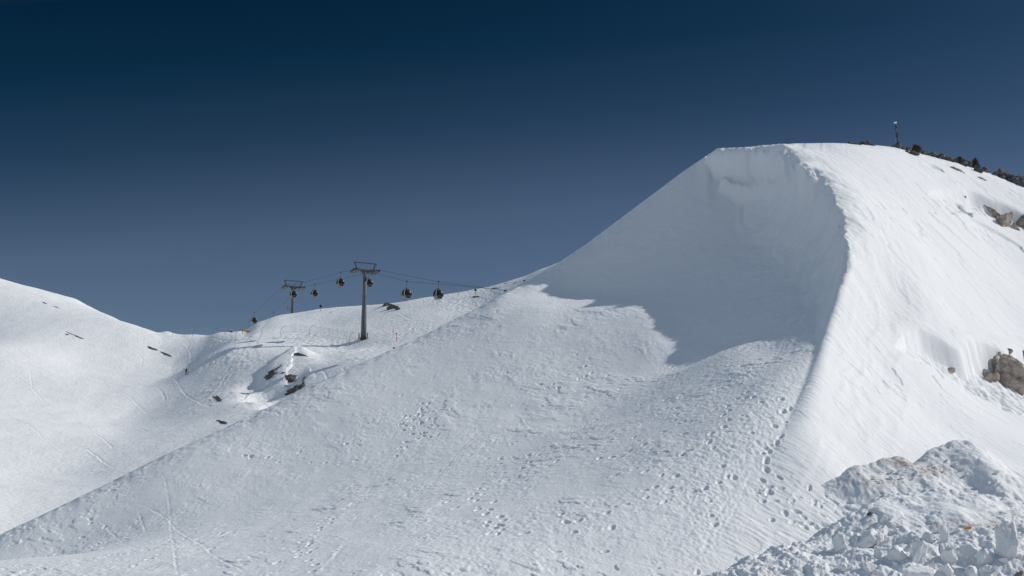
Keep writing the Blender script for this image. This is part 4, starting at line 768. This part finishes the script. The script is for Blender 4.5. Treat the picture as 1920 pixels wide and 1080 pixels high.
front_h = heap('snow_heap', [(1330, 1090, 27.3), (1400, 1052, 28.5), (1460, 1030, 29.2), (1520, 1007, 30), (1560, 991, 30.5), (1600, 967, 31), (1640, 944, 31.6), (1680, 928, 32.6), (1740, 922, 34), (1820, 928, 35), (1900, 938, 36), (2010, 955, 35.5), (2130, 1020, 34), (2220, 1090, 33)],
    .22, .7, .15, .64, 20, 38.5, 'nearer heap of broken snow blocks filling the lower right corner', .56, [(1830, 986, 90, 6, 1.1), (1890, 1046, 26, 8, .6), (1700, 1010, 40, 4, .25), (1440, 1076, 30, 6, .5), (1870, 965, 60, 4, .3), (1560, 1030, 30, 6, .25)], [(1800, 955, 120, 30, .8), (1680, 955, 50, 14, .6), (1760, 1000, 60, 12, .4)], .03)
G8 = 'loose blocks of broken snow on the nearer heap'
def chunk(u0, u1, vt, vb, label, tilt=0, sheet=None, seed=None, cuts=9, deep=.9, sink=.5):
    vt = vt + (0 if 'largest' in label or 'shard' in label else .18 * (vb - vt))
    b = (sheet or front_h).hit((u0 + u1) / 2, vb - 2); w = (u1 - u0) * b[1] / F; h = (vb - vt) * b[1] / F; t = math.radians(tilt)
    ex = np.array((math.cos(t), .25, math.sin(t))); ex /= np.linalg.norm(ex); ez = np.array((-math.sin(t), 0, math.cos(t))); ey = np.cross(ez, ex); ey /= np.linalg.norm(ey); ez = np.cross(ex, ey); hh = h * (1 + sink) / 2
    return add_rock(b + np.array((0, 0, h - hh)), (ex, ey, ez), (w * .53, w * .5 * deep, hh * 1.04), 'snow_block', M_CHUNK, label, 'snow block', G8, 4, cuts, .17, True)
for c in ((1874, 1915, 983, 1040, 'largest upright snow slab at the right edge of the near heap', 6), (1709, 1738, 1010, 1050, 'rounded upright snow block, tallest in the middle of the near heap', -6), (1763, 1778, 988, 1017, 'thin upright snow shard standing alone on the near heap', -4), (1728, 1752, 1000, 1018, 'wedge shaped snow block left of the thin upright shard', 10),
          (1763, 1795, 1026, 1052, 'snow block with a rounded knob, below the thin upright shard', 4), (1832, 1858, 1032, 1056, 'square snow block left below the largest slab', 0), (1664, 1700, 1022, 1048, 'broad flat faced snow block left of the rounded upright block', 14), (1637, 1655, 1024, 1048, 'snow block with bright right edge, left of the broad flat block', 0),
          (1694, 1748, 1058, 1088, 'big rounded snow block at the bottom edge of the picture', 6), (1648, 1664, 965, 982, 'small round snow block high on the left crest of the near heap', 0), (1744, 1757, 1054, 1074, 'small pointed snow shard right of the big bottom block', 0), (1796, 1830, 1020, 1042, 'low wide snow block between the knob block and the square block', 12), (1638, 1658, 1000, 1018, 'snow block on the left crest above the block with bright edge', 8),
          (1565, 1592, 998, 1032, 'bright split snow block leftmost on the near heap crest', 8), (1606, 1655, 991, 1022, 'wide snow slab lying on the left crest of the near heap', 14), (1621, 1645, 1050, 1075, 'cubic bright snow block low on the left of the near heap', 4), (1766, 1790, 1056, 1078, 'snow block with sharp top near the bottom edge, middle right', 6), (1808, 1840, 1058, 1080, 'broad dim snow block below the square block', 14)):
    chunk(*c)
r8 = random.Random(4)
for k in range(70):
    u, v = r8.uniform(1450, 1915), r8.uniform(960, 1078)
    if v < 1085 - (u - 1340) * .42 + 14 or (u > 1680 and v < 985): continue
    w = r8.choice((5, 6, 7, 8, 10, 12, 15)); chunk(u - w / 2, u + w / 2, v - w * r8.uniform(.6, 1.0), v, 'small loose lump of broken snow on the nearer heap', r8.uniform(-25, 25), sink=.1)
for k in range(22):
    u = r8.uniform(1530, 1880); v = np.interp(u, [1500, 1790, 1920], [930, 845, 900]) + r8.uniform(8, 40); w = r8.choice((5, 6, 8, 10))
    try: o = chunk(u - w / 2, u + w / 2, v - w * .8, v, 'small loose lump of broken snow on the farther heap', r8.uniform(-25, 25), back_h, sink=.1)
    except ValueError: continue
    o['group'] = 'loose lumps on the farther heap'
b = front_h.hit(1913, 1083); add_rock(b, np.eye(3), (.14, .12, .16), 'stone', M_ROCKB, 'brown stone in the bottom right corner of the picture', 'stone', None, 3)
b = front_h.hit(1632, 966); add_rock(b + np.array((0, 0, .02)), np.eye(3), (.085, .06, .06), 'stone', M_ROCK, 'small dark stone stuck in the crest of the nearer snow heap', 'stone', None, 3)
b = front_h.hit(1815, 990); add_rock(b, np.eye(3), (.10, .05, .05), 'debris_scrap', M_OCH, 'small orange scrap lying in the dirty snow of the nearer heap', 'scrap', None, 2)

# ------------------------------------------------------------------ people
M_NAVY = new_mat('navy_clothing', (.018, .022, .04), .8); M_SKIN = new_mat('skin', (.45, .28, .2), .6); M_HATY = new_mat('yellow_hat', (.5, .36, .10), .8); M_SKI = new_mat('skis', (.25, .27, .5), .4)
def skin_body(name, joints, edges, mat, parent):
    me = bpy.data.meshes.new(name); me.from_pydata([j[0] for j in joints], edges, []); o = bpy.data.objects.new(name, me); COL.objects.link(o); me.materials.append(mat); o.parent = parent
    md = o.modifiers.new('skin', 'SKIN'); md.use_smooth_shade = True
    if not me.skin_vertices: me.skin_vertices.new()
    for k, j in enumerate(joints): me.skin_vertices[0].data[k].radius = (j[1], j[1]); me.skin_vertices[0].data[k].use_root = k == 0
    sb = o.modifiers.new('sub', 'SUBSURF'); sb.levels = 1; sb.render_levels = 1; return o
JO = [((0, 0, .72), .14), ((.02, -.10, .98), .16), ((.03, -.16, 1.20), .15), ((.03, -.18, 1.32), .06), ((.03, -.20, 1.40), .07),
      ((-.22, -.16, 1.20), .065), ((-.46, -.24, 1.22), .05), ((-.66, -.30, 1.38), .04), ((-.72, -.32, 1.44), .045),
      ((.26, -.12, 1.18), .065), ((.40, -.16, .96), .05), ((.44, -.34, .86), .04), ((.45, -.40, .85), .045),
      ((-.11, -.04, .66), .10), ((-.15, -.26, .42), .08), ((-.15, -.12, .10), .06), ((-.15, -.30, .05), .05),
      ((.12, -.04, .66), .10), ((.17, -.24, .42), .08), ((.19, -.10, .10), .06), ((.19, -.28, .05), .05)]
ED = [(0, 1), (1, 2), (2, 3), (3, 4), (2, 5), (5, 6), (6, 7), (7, 8), (2, 9), (9, 10), (10, 11), (11, 12), (0, 13), (13, 14), (14, 15), (15, 16), (0, 17), (17, 18), (18, 19), (19, 20)]
def person(loc, label, hat, rz=0, skis=True, scale=1.0):
    root = thing('person', label, 'person', loc, rz); root.scale = (scale,) * 3
    b = skin_body('body', JO, ED, M_NAVY, root)
    MB().sphere((.03, -.22, 1.50), .105, 12, 9, (.85, 1, 1.15)).build('face', M_SKIN, root, True)
    MB().sphere((.03, -.205, 1.545), .118, 12, 9, (.95, 1, .85)).build('hat', hat, root, True)
    if skis:
        for sx in (-.15, .19): MB().tube([(sx, -1.05, .08), (sx, -.9, .015), (sx, .7, .015)], .045, 6).build('ski', M_SKI, root)
        MB().tube([(.45, -.40, .90), (.62, .25, .30)], .018, 6).build('ski_pole', M_DARK, root); MB().tube([(-.72, -.32, 1.48), (-.80, .10, .95)], .018, 6).build('ski_pole', M_DARK, root)
    return root
b = fars.hit(348.5, 703); person(b, 'skier in dark clothes with yellow hat and one arm raised, crossing the left slope', M_HATY, math.radians(35), scale=.95)
b = fm.hit(427.5, 627); person(b + np.array((.0, 3.0, float(fars.h(b[0], b[1] + 3)[0]) - b[2] - .9)), 'person behind the snow bench, only the white topped head showing above the edge', M_WHITE, 0, False)
